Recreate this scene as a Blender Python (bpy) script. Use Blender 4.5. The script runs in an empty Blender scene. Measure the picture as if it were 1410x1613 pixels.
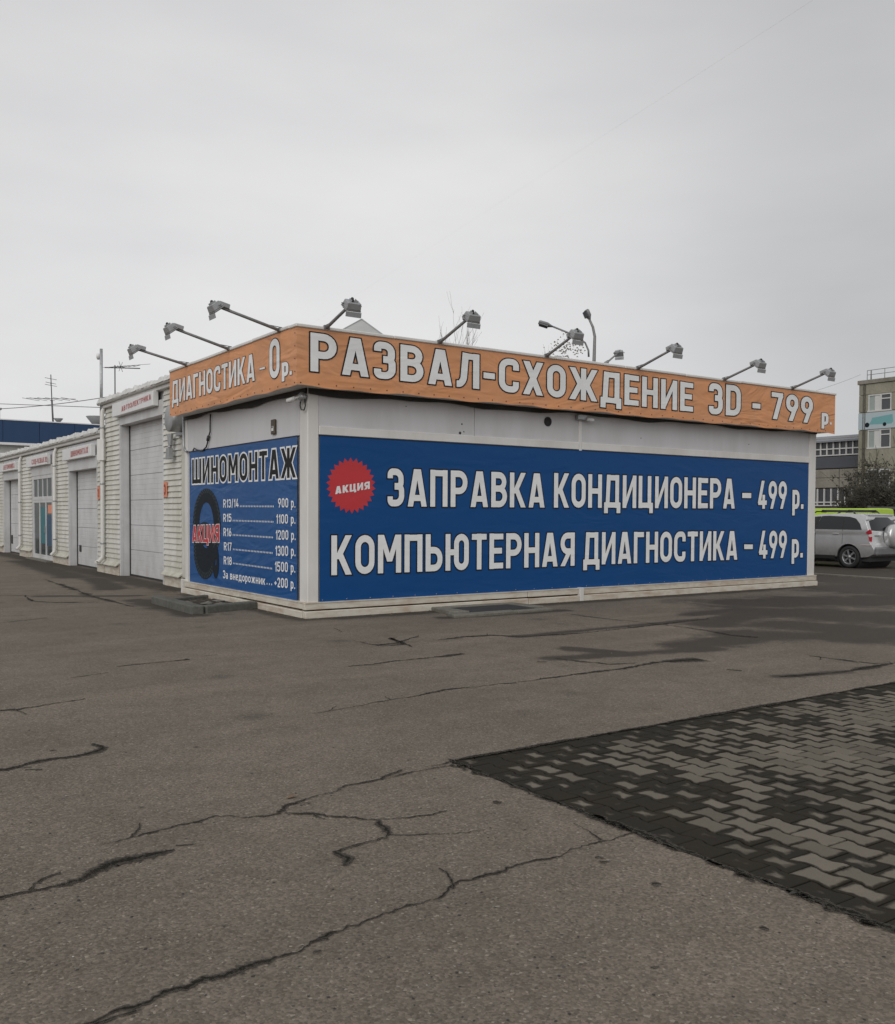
import bpy, bmesh, math, random
import numpy as np
from mathutils import Vector, Matrix
from mathutils.geometry import delaunay_2d_cdt

R = random.Random(7)
SC = bpy.context.scene
COL = SC.collection
rad = math.radians

# ------------------------------------------------------------------ camera
FPX, PPX, PPY, HCAM = 1483.0, 705.0, 853.0, 1.6          # focal length and principal point in photo pixels, eye height
YAW = rad(55.3); PITCH = -math.atan2(853 - 809.3, FPX); ROLL = rad(0.29)
f_ = Vector((math.cos(YAW)*math.cos(PITCH), math.sin(YAW)*math.cos(PITCH), math.sin(PITCH)))
r0 = Vector((math.sin(YAW), -math.cos(YAW), 0)); u0 = r0.cross(f_)
r_ = r0*math.cos(ROLL) + u0*math.sin(ROLL); u_ = u0*math.cos(ROLL) - r0*math.sin(ROLL)
cam = bpy.data.cameras.new('camera'); camo = bpy.data.objects.new('camera', cam); COL.objects.link(camo)
m4 = Matrix((r_, u_, -f_)).transposed().to_4x4(); m4.translation = Vector((0, 0, HCAM)); camo.matrix_world = m4
cam.sensor_fit = 'HORIZONTAL'; cam.sensor_width = 36; cam.lens = 36*FPX/1410
cam.shift_y = (PPY - 806.5)/1410; cam.clip_end = 3000; cam.clip_start = 0.05
SC.camera = camo

def ray(x, y): return f_ + r_*((x-PPX)/FPX) - u_*((y-PPY)/FPX)
def pz(x, y, z=0.0):
    d = ray(x, y); return d*((z-HCAM)/d.z) + Vector((0, 0, HCAM))
def pX(x, y, X):
    d = ray(x, y); return d*(X/d.x) + Vector((0, 0, HCAM))
def pY(x, y, Y):
    d = ray(x, y); return d*(Y/d.y) + Vector((0, 0, HCAM))

# ------------------------------------------------------------------ world, sun, exposure
SUN_DIR = Vector((-0.64, -0.50, 0.56)).normalized()       # towards the bright part of the cloud cover
W = bpy.data.worlds.new('World'); SC.world = W; W.use_nodes = True
nt = W.node_tree; nt.nodes.clear()
def N(t, typ, **k):
    n = t.nodes.new(typ)
    for a, b in k.items(): setattr(n, a, b)
    return n
out = N(nt, 'ShaderNodeOutputWorld'); bg = N(nt, 'ShaderNodeBackground'); bg.inputs['Strength'].default_value = 0.1
sky = N(nt, 'ShaderNodeTexSky', sky_type='NISHITA', sun_disc=False)
sky.sun_elevation = math.asin(SUN_DIR.z); sky.sun_rotation = math.atan2(SUN_DIR.x, SUN_DIR.y)
tc = N(nt, 'ShaderNodeTexCoord')
def wmap(sc):
    mp = N(nt, 'ShaderNodeMapping'); mp.inputs['Scale'].default_value = sc; nt.links.new(tc.outputs['Generated'], mp.inputs['Vector']); return mp
n1 = N(nt, 'ShaderNodeTexNoise'); n1.inputs['Scale'].default_value = 1.6; n1.inputs['Detail'].default_value = 5; n1.inputs['Roughness'].default_value = .5
nt.links.new(wmap((1, 1, 3.2)).outputs[0], n1.inputs['Vector'])
rp = N(nt, 'ShaderNodeValToRGB'); rp.color_ramp.elements[0].position = .3; rp.color_ramp.elements[1].position = .72
rp.color_ramp.elements[0].color = (5.50, 5.50, 5.58, 1); rp.color_ramp.elements[1].color = (7.05, 7.0, 6.98, 1)
nt.links.new(n1.outputs['Fac'], rp.inputs['Fac'])
# thinner, brighter cloud low towards the left of the building
gd = N(nt, 'ShaderNodeVectorMath', operation='DOT_PRODUCT'); nt.links.new(tc.outputs['Generated'], gd.inputs[0])
gd.inputs[1].default_value = ray(390, 560).normalized()
mr = N(nt, 'ShaderNodeMapRange'); mr.interpolation_type = 'SMOOTHSTEP'
mr.inputs['From Min'].default_value = .80; mr.inputs['From Max'].default_value = 1.0; mr.inputs['To Min'].default_value = 0.93; mr.inputs['To Max'].default_value = 1.16
nt.links.new(gd.outputs['Value'], mr.inputs['Value'])
tint = N(nt, 'ShaderNodeVectorMath', operation='SCALE'); nt.links.new(rp.outputs['Color'], tint.inputs[0]); nt.links.new(mr.outputs['Result'], tint.inputs['Scale'])
mx = N(nt, 'ShaderNodeMixRGB', blend_type='MIX'); mx.inputs['Fac'].default_value = 0.04
nt.links.new(tint.outputs[0], mx.inputs[1]); nt.links.new(sky.outputs['Color'], mx.inputs[2])
nt.links.new(mx.outputs['Color'], bg.inputs['Color']); nt.links.new(bg.outputs[0], out.inputs['Surface'])
sl = bpy.data.lights.new('sun', 'SUN'); sl.energy = 1.4; sl.angle = rad(55); sl.color = (1, .98, .95)
so = bpy.data.objects.new('sun', sl); COL.objects.link(so); so.rotation_euler = SUN_DIR.to_track_quat('Z', 'Y').to_euler()
so.location = (0, 0, 30)
SC.view_settings.view_transform = 'Standard'; SC.view_settings.look = 'None'; SC.view_settings.exposure = 0.0; SC.view_settings.gamma = 1
SC.view_settings.use_curve_mapping = False
SC.render.engine = 'CYCLES'

# ------------------------------------------------------------------ tagging and mesh helpers
ORG = {}
def tag(o, label=None, cat=None, group=None, kind=None):
    if label: o['label'] = label
    if cat: o['category'] = cat
    if group: o['group'] = group
    if kind: o['kind'] = kind
    return o
def empty(name, loc, label=None, cat=None, group=None):
    o = bpy.data.objects.new(name, None); COL.objects.link(o); o.location = loc; o.empty_display_size = .2
    ORG[o.name] = Vector(loc); return tag(o, label, cat, group)
def link(name, me, parent=None, loc=(0, 0, 0)):
    o = bpy.data.objects.new(name, me); COL.objects.link(o)
    if parent is not None:
        o.parent = parent; ORG[o.name] = ORG[parent.name].copy()
    else: ORG[o.name] = Vector((0, 0, 0))
    o.location = loc; return o
def copy_tree(o, parent=None):
    c = o.copy(); COL.objects.link(c); c.parent = parent
    ORG[c.name] = ORG[o.name].copy()
    for ch in list(o.children): copy_tree(ch, c)
    return c

class MB:
    def __init__(s): s.v = []; s.f = []; s.sm = []
    def add(s, vs, fs, smooth=False):
        b = len(s.v); s.v += [tuple(p) for p in vs]; s.f += [tuple(b+i for i in q) for q in fs]; s.sm += [smooth]*len(fs); return s
    def box(s, x0, x1, y0, y1, z0, z1):
        if x0 > x1: x0, x1 = x1, x0
        if y0 > y1: y0, y1 = y1, y0
        if z0 > z1: z0, z1 = z1, z0
        v = [(x0,y0,z0),(x1,y0,z0),(x1,y1,z0),(x0,y1,z0),(x0,y0,z1),(x1,y0,z1),(x1,y1,z1),(x0,y1,z1)]
        return s.add(v, [(3,2,1,0),(4,5,6,7),(0,1,5,4),(1,2,6,5),(2,3,7,6),(3,0,4,7)])
    def obox(s, c, ax, ay, az, hx, hy, hz):                # oriented box
        c = Vector(c); ax = Vector(ax).normalized()*hx; ay = Vector(ay).normalized()*hy; az = Vector(az).normalized()*hz
        v = [c+a*ax+b*ay+d*az for d in (-1, 1) for a, b in ((-1,-1),(1,-1),(1,1),(-1,1))]
        return s.add(v, [(3,2,1,0),(4,5,6,7),(0,1,5,4),(1,2,6,5),(2,3,7,6),(3,0,4,7)])
    def tube(s, pts, r, n=8, cap=True, smooth=True):
        pts = [Vector(p) for p in pts]; rs = r if isinstance(r, (list, tuple)) else [r]*len(pts)
        vs = []; ref = None
        for i, p in enumerate(pts):
            d = (pts[min(i+1, len(pts)-1)] - pts[max(i-1, 0)]).normalized()
            if ref is None: ref = Vector((0, 0, 1)) if abs(d.z) < .9 else Vector((1, 0, 0))
            a = d.cross(ref).normalized(); b = a.cross(d).normalized(); ref = b
            for k in range(n):
                t = 2*math.pi*k/n; vs.append(p + (a*math.cos(t) + b*math.sin(t))*rs[i])
        fs = [(i*n+k, i*n+(k+1) % n, (i+1)*n+(k+1) % n, (i+1)*n+k) for i in range(len(pts)-1) for k in range(n)]
        s.add(vs, fs, smooth)
        if cap and n > 2:
            b = len(s.v)-len(vs); s.f.append(tuple(b+k for k in range(n))[::-1]); s.f.append(tuple(b+(len(pts)-1)*n+k for k in range(n))); s.sm += [False, False]
        return s
    def lathe(s, c, axis, prof, n=24, smooth=True):        # prof = [(radius, distance along axis)]
        c = Vector(c); ax = Vector(axis).normalized(); ref = Vector((0, 0, 1)) if abs(ax.z) < .9 else Vector((1, 0, 0))
        a = ax.cross(ref).normalized(); b = ax.cross(a)
        vs = [c + ax*h + (a*math.cos(2*math.pi*k/n) + b*math.sin(2*math.pi*k/n))*r for r, h in prof for k in range(n)]
        fs = [(i*n+k, i*n+(k+1) % n, (i+1)*n+(k+1) % n, (i+1)*n+k) for i in range(len(prof)-1) for k in range(n)]
        return s.add(vs, fs, smooth)
    def prism(s, poly, e):                                 # polygon points extruded by vector e
        poly = [Vector(p) for p in poly]; e = Vector(e); n = len(poly)
        return s.add(poly + [p+e for p in poly], [tuple(range(n))[::-1], tuple(range(n, 2*n))] + [(i, (i+1) % n, n+(i+1) % n, n+i) for i in range(n)])
    def build(s, name, mat, parent=None, bevel=0, kind=None, segs=1, fix=True):
        me = bpy.data.meshes.new(name)
        o_ = ORG[parent.name] if parent is not None else Vector((0, 0, 0))
        me.from_pydata([(p[0]-o_.x, p[1]-o_.y, p[2]-o_.z) for p in s.v], [], s.f)
        me.polygons.foreach_set('use_smooth', s.sm)
        if fix:
            bm = bmesh.new(); bm.from_mesh(me); bmesh.ops.recalc_face_normals(bm, faces=bm.faces); bm.to_mesh(me); bm.free()
        me.materials.append(mat); me.update()
        o = link(name, me, parent)
        if bevel:
            b = o.modifiers.new('bevel', 'BEVEL'); b.width = bevel; b.segments = segs; b.limit_method = 'ANGLE'; b.angle_limit = rad(40)
        if kind: o['kind'] = kind
        return o
def B(name, mat, parent, *boxes, bevel=0, kind=None):
    m = MB()
    for b in boxes: m.box(*b)
    return m.build(name, mat, parent, bevel, kind)
def tagged_mesh(o, label, cat, group=None): return tag(o, label, cat, group)

# ------------------------------------------------------------------ materials
def mat(name, col, rough=.6, metal=0., dirt=.0, dirtcol=(.12,.10,.07), scale=2.0, bump=0., bscale=40., spec=.5, stretch=(1,1,1), grain=.0, low=0.):
    m = bpy.data.materials.new(name); m.use_nodes = True; t = m.node_tree; b = t.nodes['Principled BSDF']
    b.inputs['Roughness'].default_value = rough; b.inputs['Metallic'].default_value = metal
    b.inputs['Specular IOR Level'].default_value = spec
    ge = N(t, 'ShaderNodeNewGeometry'); mp = N(t, 'ShaderNodeMapping'); mp.inputs['Scale'].default_value = stretch
    t.links.new(ge.outputs['Position'], mp.inputs['Vector'])
    n = N(t, 'ShaderNodeTexNoise'); n.inputs['Scale'].default_value = scale; n.inputs['Detail'].default_value = 6; n.inputs['Roughness'].default_value = .65
    t.links.new(mp.outputs[0], n.inputs['Vector'])
    r = N(t, 'ShaderNodeMapRange'); r.inputs['From Min'].default_value = .42; r.inputs['From Max'].default_value = .78; r.inputs['To Max'].default_value = dirt
    t.links.new(n.outputs['Fac'], r.inputs['Value'])
    fac = r.outputs['Result']
    if low:                                                # splash dirt near the ground; on the silver car also painted shading
        sp = N(t, 'ShaderNodeSeparateXYZ'); t.links.new(ge.outputs['Position'], sp.inputs[0])
        l = N(t, 'ShaderNodeMapRange'); l.inputs['From Min'].default_value = 0; l.inputs['From Max'].default_value = .75; l.inputs['To Min'].default_value = low; l.inputs['To Max'].default_value = 0
        t.links.new(sp.outputs['Z'], l.inputs['Value'])
        mu = N(t, 'ShaderNodeMath', operation='MULTIPLY'); n3 = N(t, 'ShaderNodeTexNoise'); n3.inputs['Scale'].default_value = 7; n3.inputs['Detail'].default_value = 5
        t.links.new(ge.outputs['Position'], n3.inputs['Vector']); t.links.new(l.outputs['Result'], mu.inputs[0]); t.links.new(n3.outputs['Fac'], mu.inputs[1])
        ad = N(t, 'ShaderNodeMath', operation='ADD', use_clamp=True); t.links.new(fac, ad.inputs[0]); t.links.new(mu.outputs[0], ad.inputs[1]); fac = ad.outputs[0]
    mixc = N(t, 'ShaderNodeMixRGB'); mixc.inputs[1].default_value = (*col, 1); mixc.inputs[2].default_value = (*dirtcol, 1)
    t.links.new(fac, mixc.inputs['Fac']); last = mixc.outputs['Color']
    if grain:
        g = N(t, 'ShaderNodeTexNoise'); g.inputs['Scale'].default_value = bscale; g.inputs['Detail'].default_value = 3
        t.links.new(ge.outputs['Position'], g.inputs['Vector'])
        h = N(t, 'ShaderNodeMapRange'); h.inputs['From Min'].default_value = .3; h.inputs['From Max'].default_value = .7; h.inputs['To Min'].default_value = 1-grain; h.inputs['To Max'].default_value = 1+grain
        t.links.new(g.outputs['Fac'], h.inputs['Value'])
        v = N(t, 'ShaderNodeVectorMath', operation='SCALE'); t.links.new(last, v.inputs[0]); t.links.new(h.outputs['Result'], v.inputs['Scale']); last = v.outputs[0]
    t.links.new(last, b.inputs['Base Color'])
    if bump:
        g2 = N(t, 'ShaderNodeTexNoise'); g2.inputs['Scale'].default_value = bscale; g2.inputs['Detail'].default_value = 4
        t.links.new(mp.outputs[0], g2.inputs['Vector'])
        bp = N(t, 'ShaderNodeBump'); bp.inputs['Strength'].default_value = bump; bp.inputs['Distance'].default_value = .01
        t.links.new(g2.outputs['Fac'], bp.inputs['Height']); t.links.new(bp.outputs[0], b.inputs['Normal'])
    return m

def vinyl(name, col, rough=.45, fold=.35, dirt=.15, spec=.4):
    # printed vinyl sheet: soft folds shared by everything printed on it
    m = bpy.data.materials.new(name); m.use_nodes = True; t = m.node_tree; b = t.nodes['Principled BSDF']
    b.inputs['Roughness'].default_value = rough; b.inputs['Specular IOR Level'].default_value = spec
    ge = N(t, 'ShaderNodeNewGeometry')
    mp = N(t, 'ShaderNodeMapping'); mp.inputs['Rotation'].default_value = (0, rad(25), rad(20)); mp.inputs['Scale'].default_value = (.9, .9, 3.0)
    t.links.new(ge.outputs['Position'], mp.inputs['Vector'])
    w = N(t, 'ShaderNodeTexNoise'); w.inputs['Scale'].default_value = .8; w.inputs['Detail'].default_value = 2.4; w.inputs['Roughness'].default_value = .55; w.inputs['Distortion'].default_value = 1.2
    t.links.new(mp.outputs[0], w.inputs['Vector'])
    bp = N(t, 'ShaderNodeBump'); bp.inputs['Strength'].default_value = fold; bp.inputs['Distance'].default_value = .06
    t.links.new(w.outputs['Fac'], bp.inputs['Height']); t.links.new(bp.outputs[0], b.inputs['Normal'])
    n = N(t, 'ShaderNodeTexNoise'); n.inputs['Scale'].default_value = 1.7; n.inputs['Detail'].default_value = 8; n.inputs['Roughness'].default_value = .7
    t.links.new(ge.outputs['Position'], n.inputs['Vector'])
    r = N(t, 'ShaderNodeMapRange'); r.inputs['From Min'].default_value = .4; r.inputs['From Max'].default_value = .8; r.inputs['To Max'].default_value = dirt
    t.links.new(n.outputs['Fac'], r.inputs['Value'])
    mixc = N(t, 'ShaderNodeMixRGB'); mixc.inputs[1].default_value = (*col, 1); mixc.inputs[2].default_value = (.25, .24, .22, 1)
    t.links.new(r.outputs['Result'], mixc.inputs['Fac']); t.links.new(mixc.outputs[0], b.inputs['Base Color'])
    rr = N(t, 'ShaderNodeMapRange'); rr.inputs['To Min'].default_value = rough-.08; rr.inputs['To Max'].default_value = rough+.15
    t.links.new(n.outputs['Fac'], rr.inputs['Value']); t.links.new(rr.outputs['Result'], b.inputs['Roughness'])
    return m

white_paint = mat('white_painted_metal', (.70, .69, .67), .55, dirt=.35, dirtcol=(.33,.30,.25), scale=1.4, stretch=(1,1,.35), bump=.15, bscale=6, low=.5)
white_clean = mat('white_door_enamel', (.60, .60, .61), .45, dirt=.65, dirtcol=(.36,.34,.31), scale=1.6, stretch=(1,1,.6), low=.35)
siding_mat = mat('cream_siding', (.63, .625, .58), .5, dirt=.75, dirtcol=(.34,.31,.22), scale=2.2, stretch=(1,1,.3), low=.9)
grey_panel = mat('grey_white_sandwich_panel', (.60, .595, .61), .5, dirt=.4, dirtcol=(.36,.34,.33), scale=1.2, stretch=(1.2,1.2,.25), bump=.1, bscale=3)
skirt_mat = mat('stained_cream_skirting', (.64, .62, .55), .6, dirt=.8, dirtcol=(.36,.25,.16), scale=3.6, stretch=(.6,.6,2.5), low=.4, bump=.2, bscale=20)
flash_mat = mat('crumpled_flashing', (.62, .62, .60), .5, dirt=.5, dirtcol=(.20,.18,.15), scale=5, bump=.5, bscale=14)
zinc = mat('galvanised_steel', (.42, .43, .44), .42, metal=.65, dirt=.5, dirtcol=(.22,.21,.20), scale=12, bump=.1, bscale=60)
lamp_grey = mat('grey_lamp_housing', (.33, .34, .35), .5, metal=.2, dirt=.4, dirtcol=(.18,.17,.16), scale=14)
lamp_arm = mat('dull_grey_arm', (.25, .25, .25), .55, metal=.3, dirt=.6, dirtcol=(.11,.10,.10), scale=10)
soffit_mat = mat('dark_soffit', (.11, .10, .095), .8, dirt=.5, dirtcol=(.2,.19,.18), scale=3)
dark_mat = mat('dark_gap', (.03, .03, .03), .8)
rubber = mat('black_rubber', (.025, .025, .025), .7, grain=.2, bscale=80)
cable_mat = mat('black_cable', (.04, .04, .04), .5)
roof_mat = mat('grey_roofing', (.35, .35, .36), .7, dirt=.5, scale=2)
orange = vinyl('orange_banner_vinyl', (.67, .305, .14), .58, 1.0, .30)
blue = vinyl('blue_banner_vinyl', (.001, .060, .215), .42, .22, .02, spec=.28)
blue2 = vinyl('creased_blue_banner_vinyl', (.002, .072, .245), .38, .5, .02, spec=.40)
print_white = vinyl('printed_white', (.79, .80, .81), .5, .3, .10)
print_black = vinyl('printed_black', (.014, .014, .017), .55, .3, .03, spec=.2)
print_red = vinyl('printed_red', (.52, .035, .045), .45, .15, .05)
print_dark = vinyl('printed_dark_rubber', (.007, .012, .02), .55, .2, .02, spec=.2)
plate_orange = mat('orange_number_plate', (.72, .24, .13), .5, dirt=.4, dirtcol=(.6,.45,.35), scale=9)
sign_white = mat('white_sign_box', (.72, .72, .72), .45, dirt=.25, dirtcol=(.4,.38,.36), scale=2)
red_letters = mat('faded_red_letters', (.42, .09, .08), .5, dirt=.5, dirtcol=(.6,.5,.5), scale=8)
concrete = mat('weathered_concrete', (.17, .16, .135), .85, dirt=.7, dirtcol=(.09,.09,.07), scale=6, bump=.6, bscale=25, grain=.15)
concrete_d = mat('damp_dark_concrete', (.11, .11, .095), .8, dirt=.7, dirtcol=(.05,.05,.045), scale=6, bump=.6, bscale=25, grain=.15)
# ------------------------------------------------------------------ stroke lettering (condensed grotesque, drawn glyph by glyph)
def rpath(pts, r, closed=False, n=5):
    P = [Vector(p).to_2d() if len(p) > 2 else Vector(p) for p in pts]; o = []; m = len(P)
    for i, p in enumerate(P):
        if not closed and i in (0, m-1): o.append(p); continue
        a = P[(i-1) % m]; b = P[(i+1) % m]; da = (a-p); db = (b-p)
        rr = min(r, da.length*.499, db.length*.499)
        da.normalize(); db.normalize(); s = p+da*rr; e = p+db*rr
        for k in range(n+1):
            t = k/n; o.append(_arc(s, p, e, t))
    return o
def _arc(s, p, e, t):
    # circular-ish corner: rational quadratic with weight of a 90 degree arc
    w = .7071; a = (1-t)**2; b = 2*t*(1-t)*w; c = t*t
    return (s*a + p*b + e*c)/(a+b+c)
def dil(poly, o):
    if o == 0: return poly
    n = len(poly); area = sum(poly[i][0]*poly[(i+1) % n][1]-poly[(i+1) % n][0]*poly[i][1] for i in range(n))
    if area < 0: poly = poly[::-1]
    res = []
    for i in range(n):
        a, b, c = Vector(poly[i-1]), Vector(poly[i]), Vector(poly[(i+1) % n])
        d1 = (b-a).normalized(); d2 = (c-b).normalized(); n1_ = Vector((d1.y, -d1.x)); n2_ = Vector((d2.y, -d2.x))
        m = n1_+n2_; k = m.length
        m = m.normalized()*o*min(1.8, 1/max(.3, k/2)); res.append(b+m)
    return res
def ribbon(path, w, o, closed=False):
    P = [Vector(p) for p in path]; Q = [P[0]]
    for p in P[1:]:
        if (p-Q[-1]).length > 1e-5: Q.append(p)
    if closed and (Q[0]-Q[-1]).length < 1e-5: Q.pop()
    P = Q; n = len(P); h = w/2+o
    if not closed and o:
        P[0] = P[0]-(P[1]-P[0]).normalized()*o; P[-1] = P[-1]+(P[-1]-P[-2]).normalized()*o
    Lf = []; Rt = []
    for i in range(n):
        a = P[i-1] if (i > 0 or closed) else None; c = P[(i+1) % n] if (i < n-1 or closed) else None
        d1 = (P[i]-a).normalized() if a is not None else None; d2 = (c-P[i]).normalized() if c is not None else None
        if d1 is None: d1 = d2
        if d2 is None: d2 = d1
        m = Vector((-(d1.y+d2.y), d1.x+d2.x)); k = m.length; m = m.normalized()*h/max(.35, k/2)
        Lf.append(P[i]+m); Rt.append(P[i]-m)
    return [[Lf[i], Lf[(i+1) % n], Rt[(i+1) % n], Rt[i]] for i in range(n if closed else n-1)]
def G(ch, w, o, H=1.0):
    """pieces (convex polygons) and advance width of one glyph; w stroke, o outline growth, H cap height"""
    h = w/2; out = []
    def V(x, y0=0., y1=H): out.append(dil([(x-h, y0), (x+h, y0), (x+h, y1), (x-h, y1)], o))
    def Z(x0, x1, y): out.append(dil([(x0, y-h*.92), (x1, y-h*.92), (x1, y+h*.92), (x0, y+h*.92)], o))
    def D(x0, y0, x1, y1, k=1.12): out.append(dil([(x0-h*k, y0), (x0+h*k, y0), (x1+h*k, y1), (x1-h*k, y1)], o))
    def P(pts, r=.3, closed=False): out.extend(ribbon(rpath(pts, r, closed), w, o, closed))
    Wd = .62 if H >= .99 else .55
    def LR(W): return h, W-h
    T, Bt, mid = H-h, h, H*.5
    if ch in 'Оо0': W = Wd if ch != '0' else .56; L, r = LR(W); P([(L, Bt), (r, Bt), (r, T), (L, T)], .3, True)
    elif ch == 'С': W = Wd; L, r = LR(W); P([(r, H*.67), (r, T), (L, T), (L, Bt), (r, Bt), (r, H*.33)], .3)
    elif ch == 'Э': W = Wd; L, r = LR(W); P([(L, H*.67), (L, T), (r, T), (r, Bt), (L, Bt), (L, H*.33)], .3); Z(L+h, r, mid)
    elif ch == 'Р': W = Wd; L, r = LR(W); V(L); P([(L, T), (r, T), (r, H*.44), (L, H*.44)], .28)
    elif ch == 'R': W = Wd; L, r = LR(W); V(L); P([(L, T), (r, T), (r, H*.46), (L, H*.46)], .28); D(r, 0, r-.2, H*.46)
    elif ch in 'Вв': W = Wd; L, r = LR(W); V(L); P([(L, T), (r-.03, T), (r-.03, H*.53), (L, H*.53)], .24); P([(L, H*.53), (r, H*.53), (r, Bt), (L, Bt)], .24)
    elif ch == 'Ь': W = .6; L, r = LR(W); V(L); P([(L, H*.57), (r, H*.57), (r, Bt), (L, Bt)], .25)
    elif ch == 'D': W = .62; L, r = LR(W); V(L); P([(L, T), (r, T), (r, Bt), (L, Bt)], .32)
    elif ch == 'Г': W = .5; V(h); Z(h, W, T)
    elif ch in 'Дд': W = Wd+.12; V(W-.06-h, .0); Z(.2, W-.06-h, T); D(.06+h, w*.5, .2, H, 1.0); Z(0, W, Bt); V(h*.9, -.16, h*1.8); V(W-h*.9, -.16, h*1.8)
    elif ch == 'Е': W = .54; V(h); Z(h, W, T); Z(h, W-.05, H*.51); Z(h, W, Bt)
    elif ch in 'Жж': W = .98 if H > .9 else .8; c = W/2; V(c); D(h*1.1, 0, c-.1, H*.53); D(h*1.1, H, c-.1, H*.47); D(W-h*1.1, 0, c+.1, H*.53); D(W-h*1.1, H, c+.1, H*.47)
    elif ch in 'З3': W = .56; L, r = LR(W); P([(L, H*.74), (L, T), (r-.02, T), (r-.02, H*.53), (W*.42, H*.53)], .24); P([(W*.42, H*.53), (r, H*.53), (r, Bt), (L, Bt), (L, H*.26)], .26)
    elif ch in 'ИиЙ': W = Wd+.03; L, r = LR(W); V(L); V(r); D(L+.02, w*.3, r-.02, H-w*.3, .8)
    elif ch in 'Кк': W = Wd+.02; V(h); D(W-h*1.15, H, h+.1, H*.40); D(W-h*1.1, 0, h+.16, H*.56)
    elif ch == 'Л': W = .66; V(W-h); Z(.24, W-h, T); P([(0, Bt), (.10, Bt), (.2, .22), (.26, H)], .12)
    elif ch == 'М': W = .78; L, r = LR(W); V(L); V(r); D(L+.03, H, W/2, .3*H, .95); D(r-.03, H, W/2, .3*H, .95)
    elif ch in 'Нн': W = Wd; L, r = LR(W); V(L); V(r); Z(L, r, mid)
    elif ch == 'П': W = Wd; L, r = LR(W); V(L); V(r); Z(L, r, T)
    elif ch == 'Т': W = .56; V(W/2); Z(0, W, T)
    elif ch == 'Х': W = .66; D(h*1.2, 0, W-h*1.2, H); D(h*1.2, H, W-h*1.2, 0)
    elif ch == 'Ц': W = Wd+.08; L, r = h, W-.08-h; V(L); V(r); Z(L, W, Bt); V(W-h*.9, -.16, h*1.8)
    elif ch == 'Ш': W = .9; L, r = LR(W); V(L); V(r); V(W/2); Z(L, r, Bt)
    elif ch == 'Ю': W = .86; V(h); Z(h, .32, mid); P([(W-.55+h, Bt), (W-h, Bt), (W-h, T), (W-.55+h, T)], .28, True)
    elif ch == 'Я': W = Wd; L, r = LR(W); V(r); P([(r, T), (L, T), (L, H*.44), (r, H*.44)], .28); D(L+.01, 0, r-.14, H*.44)
    elif ch == 'А': W = .68; D(h*1.15, 0, W/2-.03, H, 1.05); D(W-h*1.15, 0, W/2+.03, H, 1.05); Z(.16, W-.16, H*.23)
    elif ch == '1': W = .34; V(W-h); D(h*.9, H*.68, W-h, H-.02, .9)
    elif ch == '2': W = .54; L, r = LR(W); P([(L, H*.7), (L, T), (r, T), (r, H*.55), (L, Bt)], .24); Z(L, W, Bt)
    elif ch == '4': W = .6; D(h*1.1, H*.2, .34, H, 1.1); Z(h*.4, W, H*.22); V(W-.12-h, 0, H*.5)
    elif ch == '5': W = .56; L, r = LR(W); Z(L, W-.03, T); V(L, H*.45, H); P([(L, H*.58), (r, H*.58), (r, Bt), (L, Bt), (L, H*.25)], .26)
    elif ch == '6': W = .57; L, r = LR(W); P([(L, Bt), (r, Bt), (r, H*.56), (L, H*.56)], .28, True); D(L+.02, H*.38, W*.6, H, 1.05)
    elif ch == '7': W = .54; Z(0, W-.02, T); D(.16, 0, W-h*1.2, T, 1.05)
    elif ch == '8': W = .58; L, r = LR(W); P([(L, Bt), (r, Bt), (r, H*.52), (L, H*.52)], .26, True); P([(L+.02, H*.52), (r-.02, H*.52), (r-.02, T), (L+.02, T)], .24, True)
    elif ch == '9': W = .57; L, r = LR(W); P([(L, H*.44), (r, H*.44), (r, T), (L, T)], .28, True); D(W*.38, 0, r-.01, H*.62, 1.05)
    elif ch == 'р': W = .5; L, r = LR(W); X = .72*1.0; V(L, -.24, X); P([(L, X-h), (r, X-h), (r, h), (L, h)], .22)
    elif ch == 'а': W = .48; L, r = LR(W); X = .72; P([(L+.02, X-h), (r, X-h), (r, 0)], .2); P([(r, h), (L, h), (L, X*.52), (r, X*.52)], .16)
    elif ch == 'е': W = .48; L, r = LR(W); X = .72; P([(L, X/2), (r, X/2), (r, X-h), (L, X-h), (L, h), (r, h)], .18)
    elif ch == '/': W = .36; D(h, -.05, W-h, H+.03, .9)
    elif ch == '-': W = .34; Z(0, W, H*.42)
    elif ch == '–': W = .44; Z(0, W, H*.42)
    elif ch == '+': W = .42; Z(0, W, H*.42); V(W/2, H*.42-.2, H*.42+.2)
    elif ch == '.': W = w; V(W/2, 0, w)
    elif ch == ' ': W = .26
    else: raise ValueError(ch)
    return out, W
LOW = {'в': .72, 'н': .72, 'д': .72, 'о': .72, 'ж': .72, 'и': .72, 'к': .72}
def layout(txt, w, o, gap=.10, words=None):
    x = 0; polys = []
    for ch in txt:
        ps, W = G(ch, w, o, LOW.get(ch, 1.0))
        if words is not None:
            if ch == ' ' or not words: words.append([])
            words[-1] += [[(p[0]+x, p[1]) for p in q] for q in ps]
        polys += [[(p[0]+x, p[1]) for p in q] for q in ps]; x += W+gap
    return polys, x-gap
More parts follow.
